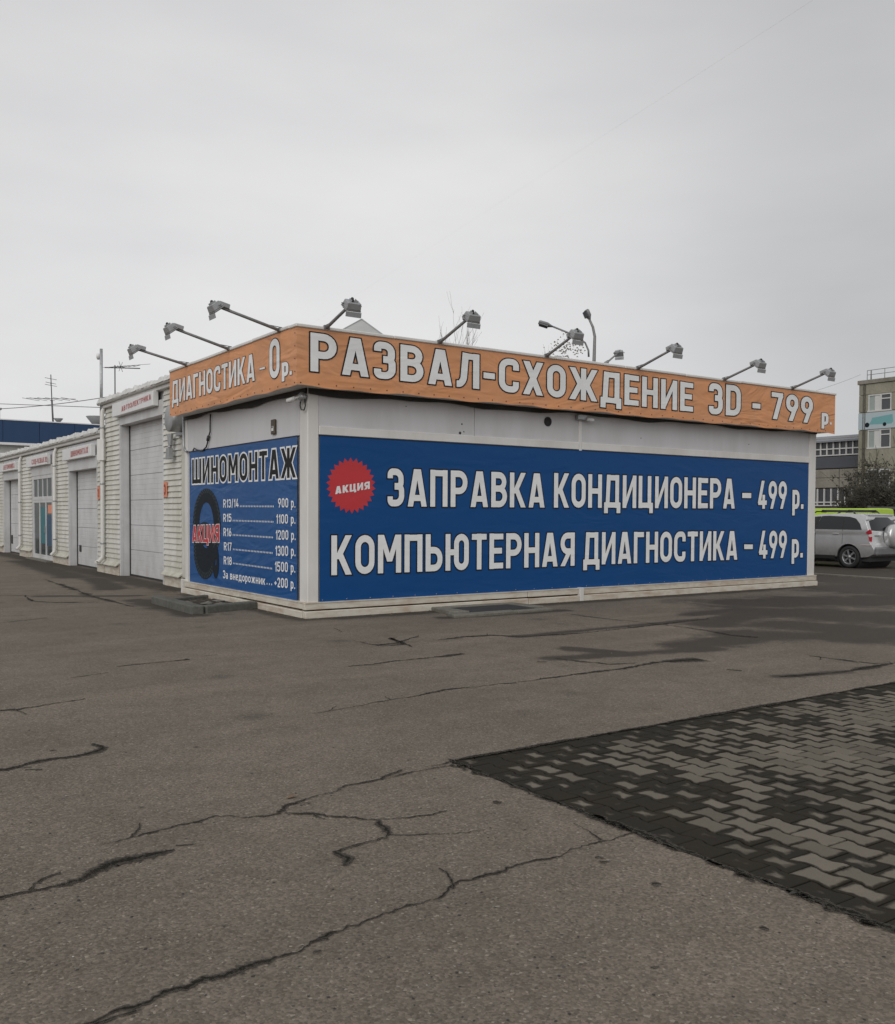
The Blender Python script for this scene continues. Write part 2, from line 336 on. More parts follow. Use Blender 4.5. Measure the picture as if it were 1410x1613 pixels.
def union(polys):
    vs = []; fs = []
    for q in polys:
        b = len(vs); n = len(q); area = sum(q[i][0]*q[(i+1) % n][1]-q[(i+1) % n][0]*q[i][1] for i in range(n))
        if abs(area) < 1e-7: continue
        if area < 0: q = q[::-1]
        vs += [Vector((p[0], p[1])) for p in q]; fs.append(list(range(b, b+n)))
    es = [(q[i], q[(i+1) % len(q)]) for q in fs for i in range(len(q))]
    r = delaunay_2d_cdt(vs, es, [], 0, 1e-5); V_ = r[0]
    C = np.array([[sum(V_[i].x for i in f)/len(f), sum(V_[i].y for i in f)/len(f)] for f in r[2]]); ins = np.zeros(len(C), bool)
    for q in fs:                                            # a triangle is ink when its middle lies in any of the pieces
        c = np.zeros(len(C), bool)
        for i in range(len(q)):
            a, b = vs[q[i]], vs[q[(i+1) % len(q)]]
            if a.y == b.y: continue
            c ^= ((a.y > C[:, 1]) != (b.y > C[:, 1])) & (C[:, 0] < (b.x-a.x)*(C[:, 1]-a.y)/(b.y-a.y)+a.x)
        ins |= c
    return V_, [f for f, k in zip(r[2], ins) if k]

class Wall:
    """a vertical plane carrying prints. axis 'X' = runs along X, faces -Y (plane Y=c); axis 'Y' = runs along Y, faces -X (plane X=c); u grows to the viewer's right"""
    def __init__(s, axis, c): s.ax = axis; s.c = c
    def P(s, u, z, off=0.):
        return (u, s.c-off, z) if s.ax == 'X' else (s.c-off, -u, z)
    def px(s, x, y):
        p = pY(x, y, s.c) if s.ax == 'X' else pX(x, y, s.c)
        return (p.x if s.ax == 'X' else -p.y), p.z
    def sheet(s, name, m, parent, vs, fs, off):
        b = MB(); b.add([s.P(v[0], v[1], off) for v in vs], fs)
        o = b.build(name, m, parent, fix=False)
        me = o.data; want = Vector((0, -1, 0)) if s.ax == 'X' else Vector((-1, 0, 0))
        if len(me.polygons) and me.polygons[0].normal.dot(want) < 0: me.flip_normals()
        return o
def write(wall, parent, name, lines, fill, outline=None, w=.17, o=.035, off=.004, step=.0022, slant=0., gap=.10):
    """lines: (text, px left, px right, py baseline left, py baseline right, py cap top left[, stroke])"""
    res = None
    for ln in lines:
        F = []; O = []
        txt, x0, x1, yb0, yb1, yt = ln[:6]; ww = ln[6] if len(ln) > 6 else w
        u0_, z0 = wall.px(x0, yb0); u1_, z1 = wall.px(x1, yb1); _, zt = wall.px(x0, yt)
        fw = []; ow = []; ps, W_ = layout(txt, ww, 0, gap, fw); sx = (u1_-u0_)/W_; zh = zt-z0
        def tr(q): return [(u0_+p[0]*sx, z0 + (z1-z0)*(p[0]/W_) + p[1]*zh) for p in q]
        F = [[tr(q) for q in wd] for wd in fw if wd]
        if outline:
            # grow by the same real amount in both directions
            po, _ = layout(txt, ww, o, gap, ow)
            for wd in ow: v, f = union([tr(q) for q in wd]); wall.sheet(name+'_outline', outline, parent, v, f, off)
        for wd in F: v, f = union(wd); res = wall.sheet(name, fill, parent, v, f, off+(step if outline else 0))
    return res
# ------------------------------------------------------------------ ground
def zz(x0, y0, sc, *p): return [(x0+a/sc, y0+b/sc) for a, b in p]     # points read off an enlarged crop, back in photo pixels
PAVX, PAVY = 3.46, 4.96
def asphalt(name, wetattr=True):
    m = bpy.data.materials.new(name); m.use_nodes = True; t = m.node_tree; b = t.nodes['Principled BSDF']; L = t.links.new
    ge = N(t, 'ShaderNodeNewGeometry'); pos = ge.outputs['Position']
    def noise(sc, det=4, ro=.6, dist=0):
        n = N(t, 'ShaderNodeTexNoise'); n.inputs['Scale'].default_value = sc; n.inputs['Detail'].default_value = det; n.inputs['Roughness'].default_value = ro; n.inputs['Distortion'].default_value = dist
        L(pos, n.inputs['Vector']); return n.outputs['Fac']
    def rng(v, a, b_, c, d, sm=False):
        r = N(t, 'ShaderNodeMapRange'); r.inputs['From Min'].default_value = a; r.inputs['From Max'].default_value = b_; r.inputs['To Min'].default_value = c; r.inputs['To Max'].default_value = d
        if sm: r.interpolation_type = 'SMOOTHSTEP'
        L(v, r.inputs['Value']); return r.outputs['Result']
    def mixc(f, a, b_, mode='MIX'):
        x = N(t, 'ShaderNodeMixRGB', blend_type=mode)
        if isinstance(f, float): x.inputs[0].default_value = f
        else: L(f, x.inputs[0])
        for i, c in ((1, a), (2, b_)):
            if isinstance(c, tuple): x.inputs[i].default_value = (*c, 1)
            else: L(c, x.inputs[i])
        return x.outputs[0]
    def op(o, a, b_):
        x = N(t, 'ShaderNodeMath', operation=o)
        for i, c in ((0, a), (1, b_)):
            if isinstance(c, (int, float)): x.inputs[i].default_value = c
            else: L(c, x.inputs[i])
        return x.outputs[0]
    base = mixc(rng(noise(.55, 5, .6), .35, .65, 0, 1), (.146, .124, .100), (.184, .156, .126))
    base = mixc(rng(noise(3.2, 6, .7), .42, .72, 0, .6), base, (.105, .088, .068))
    mp_ = N(t, 'ShaderNodeMapping'); mp_.inputs['Rotation'].default_value = (0, 0, rad(-12)); mp_.inputs['Scale'].default_value = (.25, 1.6, 1); L(pos, mp_.inputs['Vector'])
    tn = N(t, 'ShaderNodeTexNoise'); tn.inputs['Scale'].default_value = 1.0; tn.inputs['Detail'].default_value = 5; L(mp_.outputs[0], tn.inputs['Vector'])
    base = mixc(rng(tn.outputs['Fac'], .5, .72, 0, .45), base, (.235, .198, .157))          # worn paler wheel paths
    vo3 = N(t, 'ShaderNodeTexVoronoi'); vo3.inputs['Scale'].default_value = .9; L(pos, vo3.inputs['Vector'])
    base = mixc(op('MULTIPLY', rng(op('ADD', vo3.outputs['Distance'], op('MULTIPLY', noise(9, 4), .18)), .13, .27, 1, 0), .6), base, (.062, .056, .048))   # old oil drips
    # aggregate: stones of a few millimetres, some pale, some dark
    vo = N(t, 'ShaderNodeTexVoronoi'); vo.inputs['Scale'].default_value = 95; L(pos, vo.inputs['Vector'])
    hsv = N(t, 'ShaderNodeSeparateColor'); L(vo.outputs['Color'], hsv.inputs[0])
    g = rng(hsv.outputs[0], 0, 1, .70, 1.30)
    sc_ = N(t, 'ShaderNodeVectorMath', operation='SCALE'); L(base, sc_.inputs[0]); L(g, sc_.inputs['Scale']); base = sc_.outputs[0]
    base = mixc(rng(hsv.outputs[1], .955, .985, 0, .55), base, (.36, .32, .27))
    base = mixc(rng(hsv.outputs[2], .95, .98, 0, .6), base, (.06, .055, .05))
    base = mixc(rng(noise(38, 3, .6), .50, .70, 0, .55), base, (.092, .077, .060))
    base = mixc(rng(noise(11, 6, .75), .52, .78, 0, .5), base, (.088, .073, .056))
    # pitted dark specks
    v2 = N(t, 'ShaderNodeTexVoronoi'); v2.inputs['Scale'].default_value = 7.5; v2.inputs['Randomness'].default_value = 1; L(pos, v2.inputs['Vector'])
    sp2 = N(t, 'ShaderNodeSeparateColor'); L(v2.outputs['Color'], sp2.inputs[0])
    hole = op('MULTIPLY', rng(v2.outputs['Distance'], .035, .075, 1, 0), rng(sp2.outputs[0], .62, .66, 0, 1))
    base = mixc(op('MULTIPLY', hole, .8), base, (.035, .033, .03))
    # dampness and painted wall-foot shade, read from the ground's own vertex data
    at = N(t, 'ShaderNodeAttribute'); at.attribute_name = 'wet_shade'
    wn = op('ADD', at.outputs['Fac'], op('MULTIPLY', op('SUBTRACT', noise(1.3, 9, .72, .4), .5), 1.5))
    wet_shade = rng(wn, .30, .85, 0, 1, True)
    base = mixc(op('MULTIPLY', wet_shade, .88), base, (.040, .033, .026))
    L(base, b.inputs['Base Color'])
    rough = op('SUBTRACT', rng(noise(25, 3), .3, .7, .86, .98), op('MULTIPLY', wet_shade, .12)); L(rough, b.inputs['Roughness'])
    b.inputs['Specular IOR Level'].default_value = .25
    bp = N(t, 'ShaderNodeBump'); bp.inputs['Strength'].default_value = .55; bp.inputs['Distance'].default_value = .006
    hh = op('ADD', op('MULTIPLY', vo.outputs['Distance'], -.6), op('MULTIPLY', noise(160, 2), .7)); L(hh, bp.inputs['Height']); L(bp.outputs[0], b.inputs['Normal'])
    return m
asph = asphalt('worn_asphalt')
GX0, GX1, GY0, GY1, GS = -8.0, 36.0, -2.0, 44.0, .1
def caps(X, Y, a, b_, r):
    ax, ay = a; bx, by = b_; dx, dy = bx-ax, by-ay; l2 = dx*dx+dy*dy+1e-9
    t = np.clip(((X-ax)*dx+(Y-ay)*dy)/l2, 0, 1); d = np.hypot(X-ax-t*dx, Y-ay-t*dy); return np.clip(1.15-d/r*.75, 0, 1)
WET_SHADE = []
def wetpx(a, b_, r): p, q = pz(*a), pz(*b_); WET_SHADE.append(((p.x, p.y), (q.x, q.y), r))
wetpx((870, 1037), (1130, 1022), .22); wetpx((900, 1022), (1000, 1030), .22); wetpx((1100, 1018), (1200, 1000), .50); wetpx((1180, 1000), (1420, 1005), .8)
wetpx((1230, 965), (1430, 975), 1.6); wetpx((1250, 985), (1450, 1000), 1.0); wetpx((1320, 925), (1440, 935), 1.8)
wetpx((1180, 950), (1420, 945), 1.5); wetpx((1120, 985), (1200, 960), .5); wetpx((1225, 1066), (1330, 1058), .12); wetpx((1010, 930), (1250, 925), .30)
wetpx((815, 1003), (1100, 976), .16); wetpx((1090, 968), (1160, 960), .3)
WET_SHADE += [((6.45, 19.2), (6.5, 60), .55), ((5.6, 24), (6.0, 33), .55), ((5.4, 20), (5.9, 23.5), .4), ((4.6, 31), (5.0, 42), .5), ((3.8, 19), (5.3, 18.2), .25), ((6.3, 18.0), (6.3, 12.9), .30), ((6.3, 12.80), (19.5, 12.80), .34),  # strips along the wall feet also paint contact darkness into the asphalt
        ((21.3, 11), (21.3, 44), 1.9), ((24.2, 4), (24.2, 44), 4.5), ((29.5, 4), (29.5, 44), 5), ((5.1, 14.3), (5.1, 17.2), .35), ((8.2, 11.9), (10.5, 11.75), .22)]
def ground():
    nx = int(round((GX1-GX0)/GS)); ny = int(round((GY1-GY0)/GS))
    xs = GX0+np.arange(nx+1)*GS; ys = GY0+np.arange(ny+1)*GS
    ix = int(round((PAVX-GX0)/GS)); iy = int(round((PAVY-GY0)/GS)); ixe = int(round((12.0-GX0)/GS))
    X, Y = np.meshgrid(xs, ys); w = np.zeros_like(X)
    for a, b_, r in WET_SHADE: w = np.maximum(w, caps(X, Y, a, b_, r))
    Z = np.zeros_like(X)
    rs = np.random.RandomState(3)
    Xj, Yj = X.copy(), Y.copy()
    Xj[:iy+1, ix] = PAVX + rs.uniform(-.022, .010, iy+1); Yj[iy, ix:ixe+1] = PAVY + rs.uniform(-.006, .012, ixe+1-ix); Yj[iy, ix] = PAVY; Xj[iy, ix] = PAVX
    Yj[iy+1:, :] = Y[iy+1:, :]
    v = np.stack([Xj, Yj, Z], -1).reshape(-1, 3)
    J, I = np.meshgrid(np.arange(ny), np.arange(nx), indexing='ij'); keep = ~((I >= ix) & (I < ixe) & (J < iy)); I = I[keep]; J = J[keep]
    a = J*(nx+1)+I; q = np.stack([a, a+1, a+nx+2, a+nx+1], -1)
    # the wide apron out to the horizon
    E = 900.; nb = len(v)
    ex = np.array([(-E,-E,0),(E,-E,0),(E,GY0,0),(-E,GY0,0), (-E,GY1,0),(E,GY1,0),(E,E,0),(-E,E,0), (GX0,GY0,0),(GX0,GY1,0),(GX1,GY0,0),(GX1,GY1,0)], float)
    eq = np.array([(0,1,2,3),(4,5,6,7),(3,8,9,4),(10,2,5,11)])+nb
    v = np.vstack([v, ex]); q = np.vstack([q, eq])
    me = bpy.data.meshes.new('ground'); me.vertices.add(len(v)); me.vertices.foreach_set('co', v.ravel().astype(np.float32))
    me.loops.add(q.size); me.loops.foreach_set('vertex_index', q.ravel().astype(np.int32)); me.polygons.add(len(q))
    me.polygons.foreach_set('loop_start', (np.arange(len(q))*4).astype(np.int32)); me.update(calc_edges=True); me.validate()
    at = me.attributes.new('wet_shade', 'FLOAT', 'POINT'); ww = np.concatenate([w.ravel(), np.full(12, .25)]).astype(np.float32); at.data.foreach_set('value', ww)
    me.materials.append(asph); o = link('ground', me); o['kind'] = 'structure'; return o
gnd = ground()

# cracks: dark, damp, ragged-edged seams in the asphalt
def decal_mat(name, col, lo=.34, hi=.56, nz=1.25, ns=55, rough=.75):
    m = bpy.data.materials.new(name); m.use_nodes = True; t = m.node_tree; b = t.nodes['Principled BSDF']; L = t.links.new
    b.inputs['Roughness'].default_value = .9; b.inputs['Specular IOR Level'].default_value = .08
    at = N(t, 'ShaderNodeAttribute'); at.attribute_name = 'core'; ge = N(t, 'ShaderNodeNewGeometry')
    n = N(t, 'ShaderNodeTexNoise'); n.inputs['Scale'].default_value = ns; n.inputs['Detail'].default_value = 4; L(ge.outputs['Position'], n.inputs['Vector'])
    s = N(t, 'ShaderNodeMath', operation='MULTIPLY_ADD'); L(n.outputs['Fac'], s.inputs[0]); s.inputs[1].default_value = nz; s.inputs[2].default_value = -nz/2
    a = N(t, 'ShaderNodeMath', operation='ADD'); L(at.outputs['Fac'], a.inputs[0]); L(s.outputs[0], a.inputs[1])
    r = N(t, 'ShaderNodeMapRange'); r.interpolation_type = 'SMOOTHSTEP'; r.inputs['From Min'].default_value = lo; r.inputs['From Max'].default_value = hi; L(a.outputs[0], r.inputs['Value'])
    n9 = N(t, 'ShaderNodeTexNoise'); n9.inputs['Scale'].default_value = 170; n9.inputs['Detail'].default_value = 2; L(ge.outputs['Position'], n9.inputs['Vector'])
    a9 = N(t, 'ShaderNodeMath', operation='MULTIPLY_ADD'); L(n9.outputs['Fac'], a9.inputs[0]); a9.inputs[1].default_value = .5; L(a.outputs[0], a9.inputs[2])
    r9 = N(t, 'ShaderNodeMapRange'); r9.interpolation_type = 'SMOOTHSTEP'; r9.inputs['From Min'].default_value = .85; r9.inputs['From Max'].default_value = 1.15; L(a9.outputs[0], r9.inputs['Value'])
    m9 = N(t, 'ShaderNodeMixRGB'); m9.inputs[1].default_value = (*[min(1, c*1.9+.012) for c in col], 1); m9.inputs[2].default_value = (*[c*.55 for c in col], 1); L(r9.outputs['Result'], m9.inputs[0]); L(m9.outputs[0], b.inputs['Base Color'])
    n2 = N(t, 'ShaderNodeTexNoise'); n2.inputs['Scale'].default_value = 5; L(ge.outputs['Position'], n2.inputs['Vector'])
    r2 = N(t, 'ShaderNodeMapRange'); r2.inputs['From Min'].default_value = .35; r2.inputs['From Max'].default_value = .6; r2.inputs['To Min'].default_value = .7; r2.inputs['To Max'].default_value = .95; L(n2.outputs['Fac'], r2.inputs['Value'])
    mu = N(t, 'ShaderNodeMath', operation='MULTIPLY'); L(r.outputs['Result'], mu.inputs[0]); L(r2.outputs['Result'], mu.inputs[1]); L(mu.outputs[0], b.inputs['Alpha'])
    return m
crack_mat = decal_mat('damp_crack', (.030, .027, .022))
stain_mat = decal_mat('damp_stain', (.052, .046, .038), .28, .6, .8, 22)
def crack(px, w0, m=None, name='crack', zoff=.004, jag=1.0, br=True):
    m = m or crack_mat; P = [p if isinstance(p, Vector) else pz(*p) for p in px]; ws = w0 if isinstance(w0, list) else [w0*.35]+[w0]*(len(P)-2)+[w0*.3]
    pts = []; wd = []
    for i in range(len(P)-1):
        d = (P[i+1]-P[i]).length; n = max(2, min(160, int(d/.018)))
        for k in range(n): t = k/n; pts.append(P[i].lerp(P[i+1], t)); wd.append(ws[i]*(1-t)+ws[i+1]*t)
    pts.append(P[-1]); wd.append(ws[-1])
    vs = []; core = []; off = off2 = 0; wig = 1
    for i, p in enumerate(pts):
        a = pts[max(i-1, 0)]; b_ = pts[min(i+1, len(pts)-1)]; d = (b_-a).normalized(); nn = Vector((-d.y, d.x, 0))
        off2 = off2*.90 + R.uniform(-1, 1)*.0075*jag; off = off*.4 + R.uniform(-1, 1)*.0060*jag; wig = max(.35, min(2.1, wig+R.uniform(-.35, .35))); h = max(.004, wd[i])*wig*1.95
        c = p+nn*(off+off2)
        vs += [c-nn*h, c, c+nn*h]; core += [0, 1, 0]
    fs = []
    for i in range(len(pts)-1):
        b0 = i*3; fs += [(b0, b0+1, b0+4, b0+3), (b0+1, b0+2, b0+5, b0+4)]
    if br and len(pts) > 40:
        k = 8
        while k < len(pts)-8:
            d = (pts[k+1]-pts[k-1]).normalized(); sd = R.choice((-1, 1)); ang = R.uniform(.5, 1.3)*sd; L1 = R.uniform(.05, .28); q = [pts[k]]
            for _ in range(3):
                c_, s_ = math.cos(ang), math.sin(ang); q.append(q[-1]+Vector((d.x*c_-d.y*s_, d.x*s_+d.y*c_, 0))*L1/3); ang += R.uniform(-.5, .5)
            crack(q, [.007, .005, .004, .002], m, name, zoff+.0015, .6, False); k += int(R.uniform(14, 60))
    me = bpy.data.meshes.new(name); me.from_pydata([(v.x, v.y, zoff) for v in vs], [], fs); me.materials.append(m)
    at = me.attributes.new('core', 'FLOAT', 'POINT'); at.data.foreach_set('value', core)
    me.update(); 
    if me.polygons[0].normal.z < 0: me.flip_normals()
    return link(name, me, gnd)
ORG['ground'] = Vector((0, 0, 0))
za = lambda *p: zz(0, 1150, 1.8077, *p); zb = lambda *p: zz(700, 1250, 1.986, *p); zc = lambda *p: zz(0, 900, 2.014, *p); zd = lambda *p: zz(700, 880, 1.986, *p)
crack([(40, 1660)]+za((150, 870), (240, 833), (330, 800), (430, 775), (500, 738), (600, 705), (690, 680), (750, 655), (840, 630), (900, 600), (1000, 565), (1080, 538), (1150, 515), (1250, 488), (1300, 445), (1380, 415))+zb((180, 240), (280, 208), (360, 190), (430, 165), (500, 145), (530, 138), (608, 124)),
      [.016,.016,.015,.018,.011,.013,.013,.011,.015,.011,.014,.013,.010,.010,.009,.017,.011,.012,.008,.008,.007,.010,.007,.006])
crack(za((280, 330), (330, 318), (420, 295), (500, 272), (560, 262), (610, 245), (700, 248), (760, 243), (800, 238)), [.004,.006,.014,.010,.009,.011,.007,.008,.010])
crack(za((800, 238), (822, 214), (880, 192), (950, 180), (985, 160), (1080, 143), (1200, 118), (1300, 100)), [.014,.012,.007,.008,.006,.006,.006,.006], zoff=.006)
crack(za((810, 238), (900, 243), (960, 250), (1080, 258), (1150, 253), (1230, 240), (1270, 230)), [.010,.010,.012,.008,.007,.005,.003], zoff=.005)
crack(za((1082, 260), (1085, 275), (1105, 295), (1080, 312), (1020, 328), (955, 350), (990, 368), (975, 390)), [.010,.014,.016,.014,.008,.010,.013,.004], zoff=.007)
crack(za((1108, 298), (1180, 300), (1280, 298), (1380, 284)), [.008,.007,.006,.004])
crack(za((-30, 484), (30, 470), (110, 455), (160, 445), (220, 425), (270, 400), (320, 378), (420, 360), (500, 345)), [.015,.015,.012,.018,.020,.016,.026,.022,.006])
crack(za((500, 330), (550, 325)), [.006, .010])
crack(zc((-30, 636), (40, 625), (120, 603), (190, 592), (250, 588), (300, 572), (325, 560), (290, 548)), [.022,.022,.018,.016,.016,.020,.014,.006])
crack(zc((-20, 444), (60, 438), (140, 425), (220, 413), (270, 404)), [.020,.018,.012,.014,.016])
crack(zc((225, 338), (280, 332), (345, 322)), .014); crack(zc((370, 302), (440, 295), (520, 287), (600, 280)), [.01,.018,.02,.05])
crack(zc((990, 452), (1050, 443), (1130, 428), (1230, 410), (1330, 395))+[(700, 1087)]+zd((100, 402), (250, 385), (370, 368), (470, 355), (560, 345), (660, 325), (800, 315)), [.004,.007,.008,.009,.010,.012,.012,.014,.016,.030,.045,.05,.06])
crack(zc((1105, 302), (1180, 295), (1280, 283), (1410, 270))+zd((60, 298),), [.016,.022,.022,.030,.020])
crack(zd((-20, 255), (60, 245), (150, 240), (240, 245), (330, 240), (430, 233), (500, 226), (600, 215), (680, 205), (760, 195), (830, 188)), [.012,.02,.025,.018,.022,.025,.03,.02,.03,.02,.01])
crack(zd((380, 172), (470, 185), (570, 195), (690, 207), (800, 222), (900, 240), (980, 247)), [.008,.012,.012,.02,.022,.03,.03], zoff=.006)
crack(zd((1140, 304), (1250, 318), (1340, 328), (1430, 327)), .022); crack(zd((1050, 370), (1130, 365), (1250, 355), (1330, 340), (1420, 325)), .03)
crack(zd((350, 312), (420, 322), (520, 330), (600, 326)), .04, stain_mat, 'damp_stain', .005); crack(zd((290, 323), (320, 324)), .05, stain_mat, 'damp_stain', .005); crack(zd((885, 347), (930, 352)), .04, stain_mat, 'damp_stain', .005)
crack(zc((1120, 220), (1200, 235), (1260, 228), (1330, 205)), .022); crack(zc((1210, 238), (1280, 232), (1240, 212), (1310, 240)), .018, zoff=.006); crack(zc((1060, 180), (1080, 192)), .02)
crack(zc((140, 25), (200, 45), (300, 82), (420, 112)), .05, stain_mat, 'damp_stain', .005); crack(zc((80, 76), (100, 95), (170, 100), (330, 98)), .035); crack(zc((0, 78), (150, 75)), .035); crack(zc((0, 165), (150, 148)), .02, zoff=.006)
crack(za((70, 115), (120, 113)), .014); crack(za((395, 222), (412, 220)), .02, stain_mat, 'damp_stain', .005)
crack(zc((640, 270), (690, 265)), .008)
for cx, cy in za((150, 60), (560, 50), (900, 640), (1180, 500), (640, 560)): crack([(cx-5, cy), (cx, cy-.5), (cx+5, cy)], [.006, .013, .006], stain_mat, 'damp_stain', .005)
for cx, cy in zb((665, 287), (165, 28), (485, 203), (1000, 423), (660, 550), (500, 215)): crack([(cx-7, cy), (cx, cy-.5), (cx+7, cy)], [.01, .02, .01], stain_mat, 'damp_stain', .005)
# ragged damp edge where the asphalt stops at the block paving
crack([pz(680, 1208), pz(700, 1204), Vector((PAVX+.05, PAVY-.004, 0)), Vector((5, PAVY-.004, 0)), Vector((7, PAVY-.006, 0)), Vector((9.6, PAVY-.006, 0))], [.006,.010,.012,.013,.014,.014], zoff=.006, name='pavement_seam', jag=.5, br=False)
crack([Vector((PAVX+.0, PAVY, 0)), Vector((PAVX-.005, 4, 0)), Vector((PAVX-.004, 3, 0)), Vector((PAVX, 1.5, 0))], [.014,.013,.015,.013], zoff=.005, name='pavement_seam', br=False)
for _ in range(46):
    yq = R.uniform(1.9, 4.9); xq = PAVX-abs(R.gauss(0, .02)); crack([Vector((xq, yq, 0)), Vector((xq+R.uniform(-.02, .02), yq+R.uniform(.02, .07), 0)), Vector((xq+R.uniform(-.02, .02), yq+R.uniform(.07, .12), 0))], [.006, .014, .006], name='pavement_seam', zoff=.007)

# debris: small dark stones, lighter chips and one dead leaf
peb = [mat('dark_pebble', (.035, .033, .03), .8), mat('pale_chip', (.42, .40, .36), .8)]
for nm, m_, cnt, rr in (('dark_grit', peb[0], 300, (.0025, .0065)), ('pale_grit', peb[1], 60, (.002, .0045))):
    b = MB()
    for _ in range(cnt):
        p = pz(R.uniform(-60, 1470), 990+620*R.random()**1.0); 
        if p.x > PAVX-.05 and p.y < PAVY+.05: continue
        r = R.uniform(*rr)*(1+.06*p.length); a = R.random()*6; h = r*.55
        vs = [(p.x+math.cos(a+k*1.256)*r*R.uniform(.6, 1.3), p.y+math.sin(a+k*1.256)*r*R.uniform(.6, 1.3), .002) for k in range(5)] + [(p.x, p.y, h)]
        b.add(vs, [(k, (k+1) % 5, 5) for k in range(5)])
    b.build(nm, m_, None, kind='stuff')
gb_ = MB()
for _ in range(420):
    if R.random() < .66: x = R.uniform(6.3, 19.6); y = 12.86-abs(R.gauss(0, .07)); 
    else: x = 6.28-abs(R.gauss(0, .07)); y = R.uniform(12.9, 20)
    r = R.uniform(.008, .028); a = R.random()*6
    gb_.add([(x+math.cos(a+k*1.256)*r*R.uniform(.6, 1.4), y+math.sin(a+k*1.256)*r*R.uniform(.6, 1.4), .002) for k in range(5)]+[(x, y, r*.6)], [(k, (k+1) % 5, 5) for k in range(5)])
gb_.build('wall_foot_grit', mat('brown_grit', (.10, .085, .06), .9), None, kind='stuff')
def leaf(x, y, label, m_, s=.035, rot=.4):
    p = pz(x, y); b = MB(); c, sn = math.cos(rot), math.sin(rot)
    q = [(-1, 0, .004), (-.5, .4, .010), (.2, .5, .014), (1, 0, .006), (.3, -.45, .012), (-.5, -.35, .009)]
    b.add([(p.x+(a*c-d*sn)*s, p.y+(a*sn+d*c)*s, z) for a, d, z in q]+[(p.x, p.y, .008)], [(i, (i+1) % 6, 6) for i in range(6)])
    tagged_mesh(b.build('dead_leaf', m_), label, 'leaf')
leaf_m = mat('dead_leaf', (.16, .10, .055), .7, dirt=.5, scale=30)
leaf(460, 1257, 'small curled brown leaf beside the fork of the crack in the asphalt', leaf_m, .036, .1)
leaf(1250, 1410, 'small dark scrap lying on the asphalt just off the block paving', peb[0], .022, -.4)

# ------------------------------------------------------------------ block paving
bed_mat = mat('damp_joint_sand', (.022, .020, .017), .95, spec=.05, dirt=.4, dirtcol=(.05,.045,.035), scale=20, bump=.4, bscale=120)
bed = B('paving', bed_mat, None, (PAVX-.3, 12.3, -2.4, PAVY+.3, -.06, -.017), kind='structure'); ORG['paving'] = Vector((0, 0, 0))
def paver_material():
    m = bpy.data.materials.new('concrete_paver'); m.use_nodes = True; t = m.node_tree; b = t.nodes['Principled BSDF']; L = t.links.new
    at = N(t, 'ShaderNodeAttribute'); at.attribute_name = 'core'; ge = N(t, 'ShaderNodeNewGeometry'); oi = N(t, 'ShaderNodeObjectInfo')
    def noise(sc, det=4, ro=.6):
        n = N(t, 'ShaderNodeTexNoise'); n.inputs['Scale'].default_value = sc; n.inputs['Detail'].default_value = det; n.inputs['Roughness'].default_value = ro; L(ge.outputs['Position'], n.inputs['Vector']); return n.outputs['Fac']
    def op(o, a, b_):
        x = N(t, 'ShaderNodeMath', operation=o)
        for i, c in ((0, a), (1, b_)):
            if isinstance(c, (int, float)): x.inputs[i].default_value = c
            else: L(c, x.inputs[i])
        return x.outputs[0]
    sc = N(t, 'ShaderNodeSeparateColor'); L(oi.outputs['Color'], sc.inputs[0]); dry = sc.outputs[0]
    # each block dries from its middle outwards; 'dry' is how far this block has got
    e = op('ADD', at.outputs['Fac'], op('MULTIPLY', op('SUBTRACT', noise(11, 4, .55), .5), 1.05))
    th = op('SUBTRACT', 1.22, op('MULTIPLY', dry, 1.25))
    r = N(t, 'ShaderNodeMapRange'); r.interpolation_type = 'SMOOTHSTEP'; L(op('SUBTRACT', e, th), r.inputs['Value']); r.inputs['From Min'].default_value = -.16; r.inputs['From Max'].default_value = .24
    c1 = N(t, 'ShaderNodeMixRGB'); c1.inputs[1].default_value = (.145, .130, .106, 1); c1.inputs[2].default_value = (.190, .168, .137, 1); L(noise(5, 4), c1.inputs[0])
    g = N(t, 'ShaderNodeMapRange'); L(noise(260, 2), g.inputs['Value']); g.inputs['From Min'].default_value = .3; g.inputs['From Max'].default_value = .7; g.inputs['To Min'].default_value = .82; g.inputs['To Max'].default_value = 1.18
    s = N(t, 'ShaderNodeVectorMath', operation='SCALE'); L(c1.outputs[0], s.inputs[0]); L(op('MULTIPLY', g.outputs['Result'], op('ADD', .9, op('MULTIPLY', oi.outputs['Random'], .2))), s.inputs['Scale'])
    c2 = N(t, 'ShaderNodeMixRGB'); c2.inputs[1].default_value = (.022, .0215, .019, 1); c2.inputs[2].default_value = (.036, .030, .021, 1); L(noise(3, 3), c2.inputs[0])
    mx_ = N(t, 'ShaderNodeMixRGB'); L(op('MULTIPLY', r.outputs['Result'], op('ADD', .68, op('MULTIPLY', op('FRACT', op('MULTIPLY', oi.outputs['Random'], 7.3), 0), .32))), mx_.inputs[0]); L(c2.outputs[0], mx_.inputs[1]); L(s.outputs[0], mx_.inputs[2]); L(mx_.outputs[0], b.inputs['Base Color'])
    rg = N(t, 'ShaderNodeMapRange'); L(r.outputs['Result'], rg.inputs['Value']); rg.inputs['To Min'].default_value = .85; rg.inputs['To Max'].default_value = .95; L(rg.outputs['Result'], b.inputs['Roughness'])
    b.inputs['Specular IOR Level'].default_value = .10
    bp = N(t, 'ShaderNodeBump'); bp.inputs['Strength'].default_value = .5; bp.inputs['Distance'].default_value = .003; L(noise(180, 3), bp.inputs['Height']); L(bp.outputs[0], b.inputs['Normal'])
    return m
pav_mat = paver_material()
PL, PP, GAP = .212, .153, .008
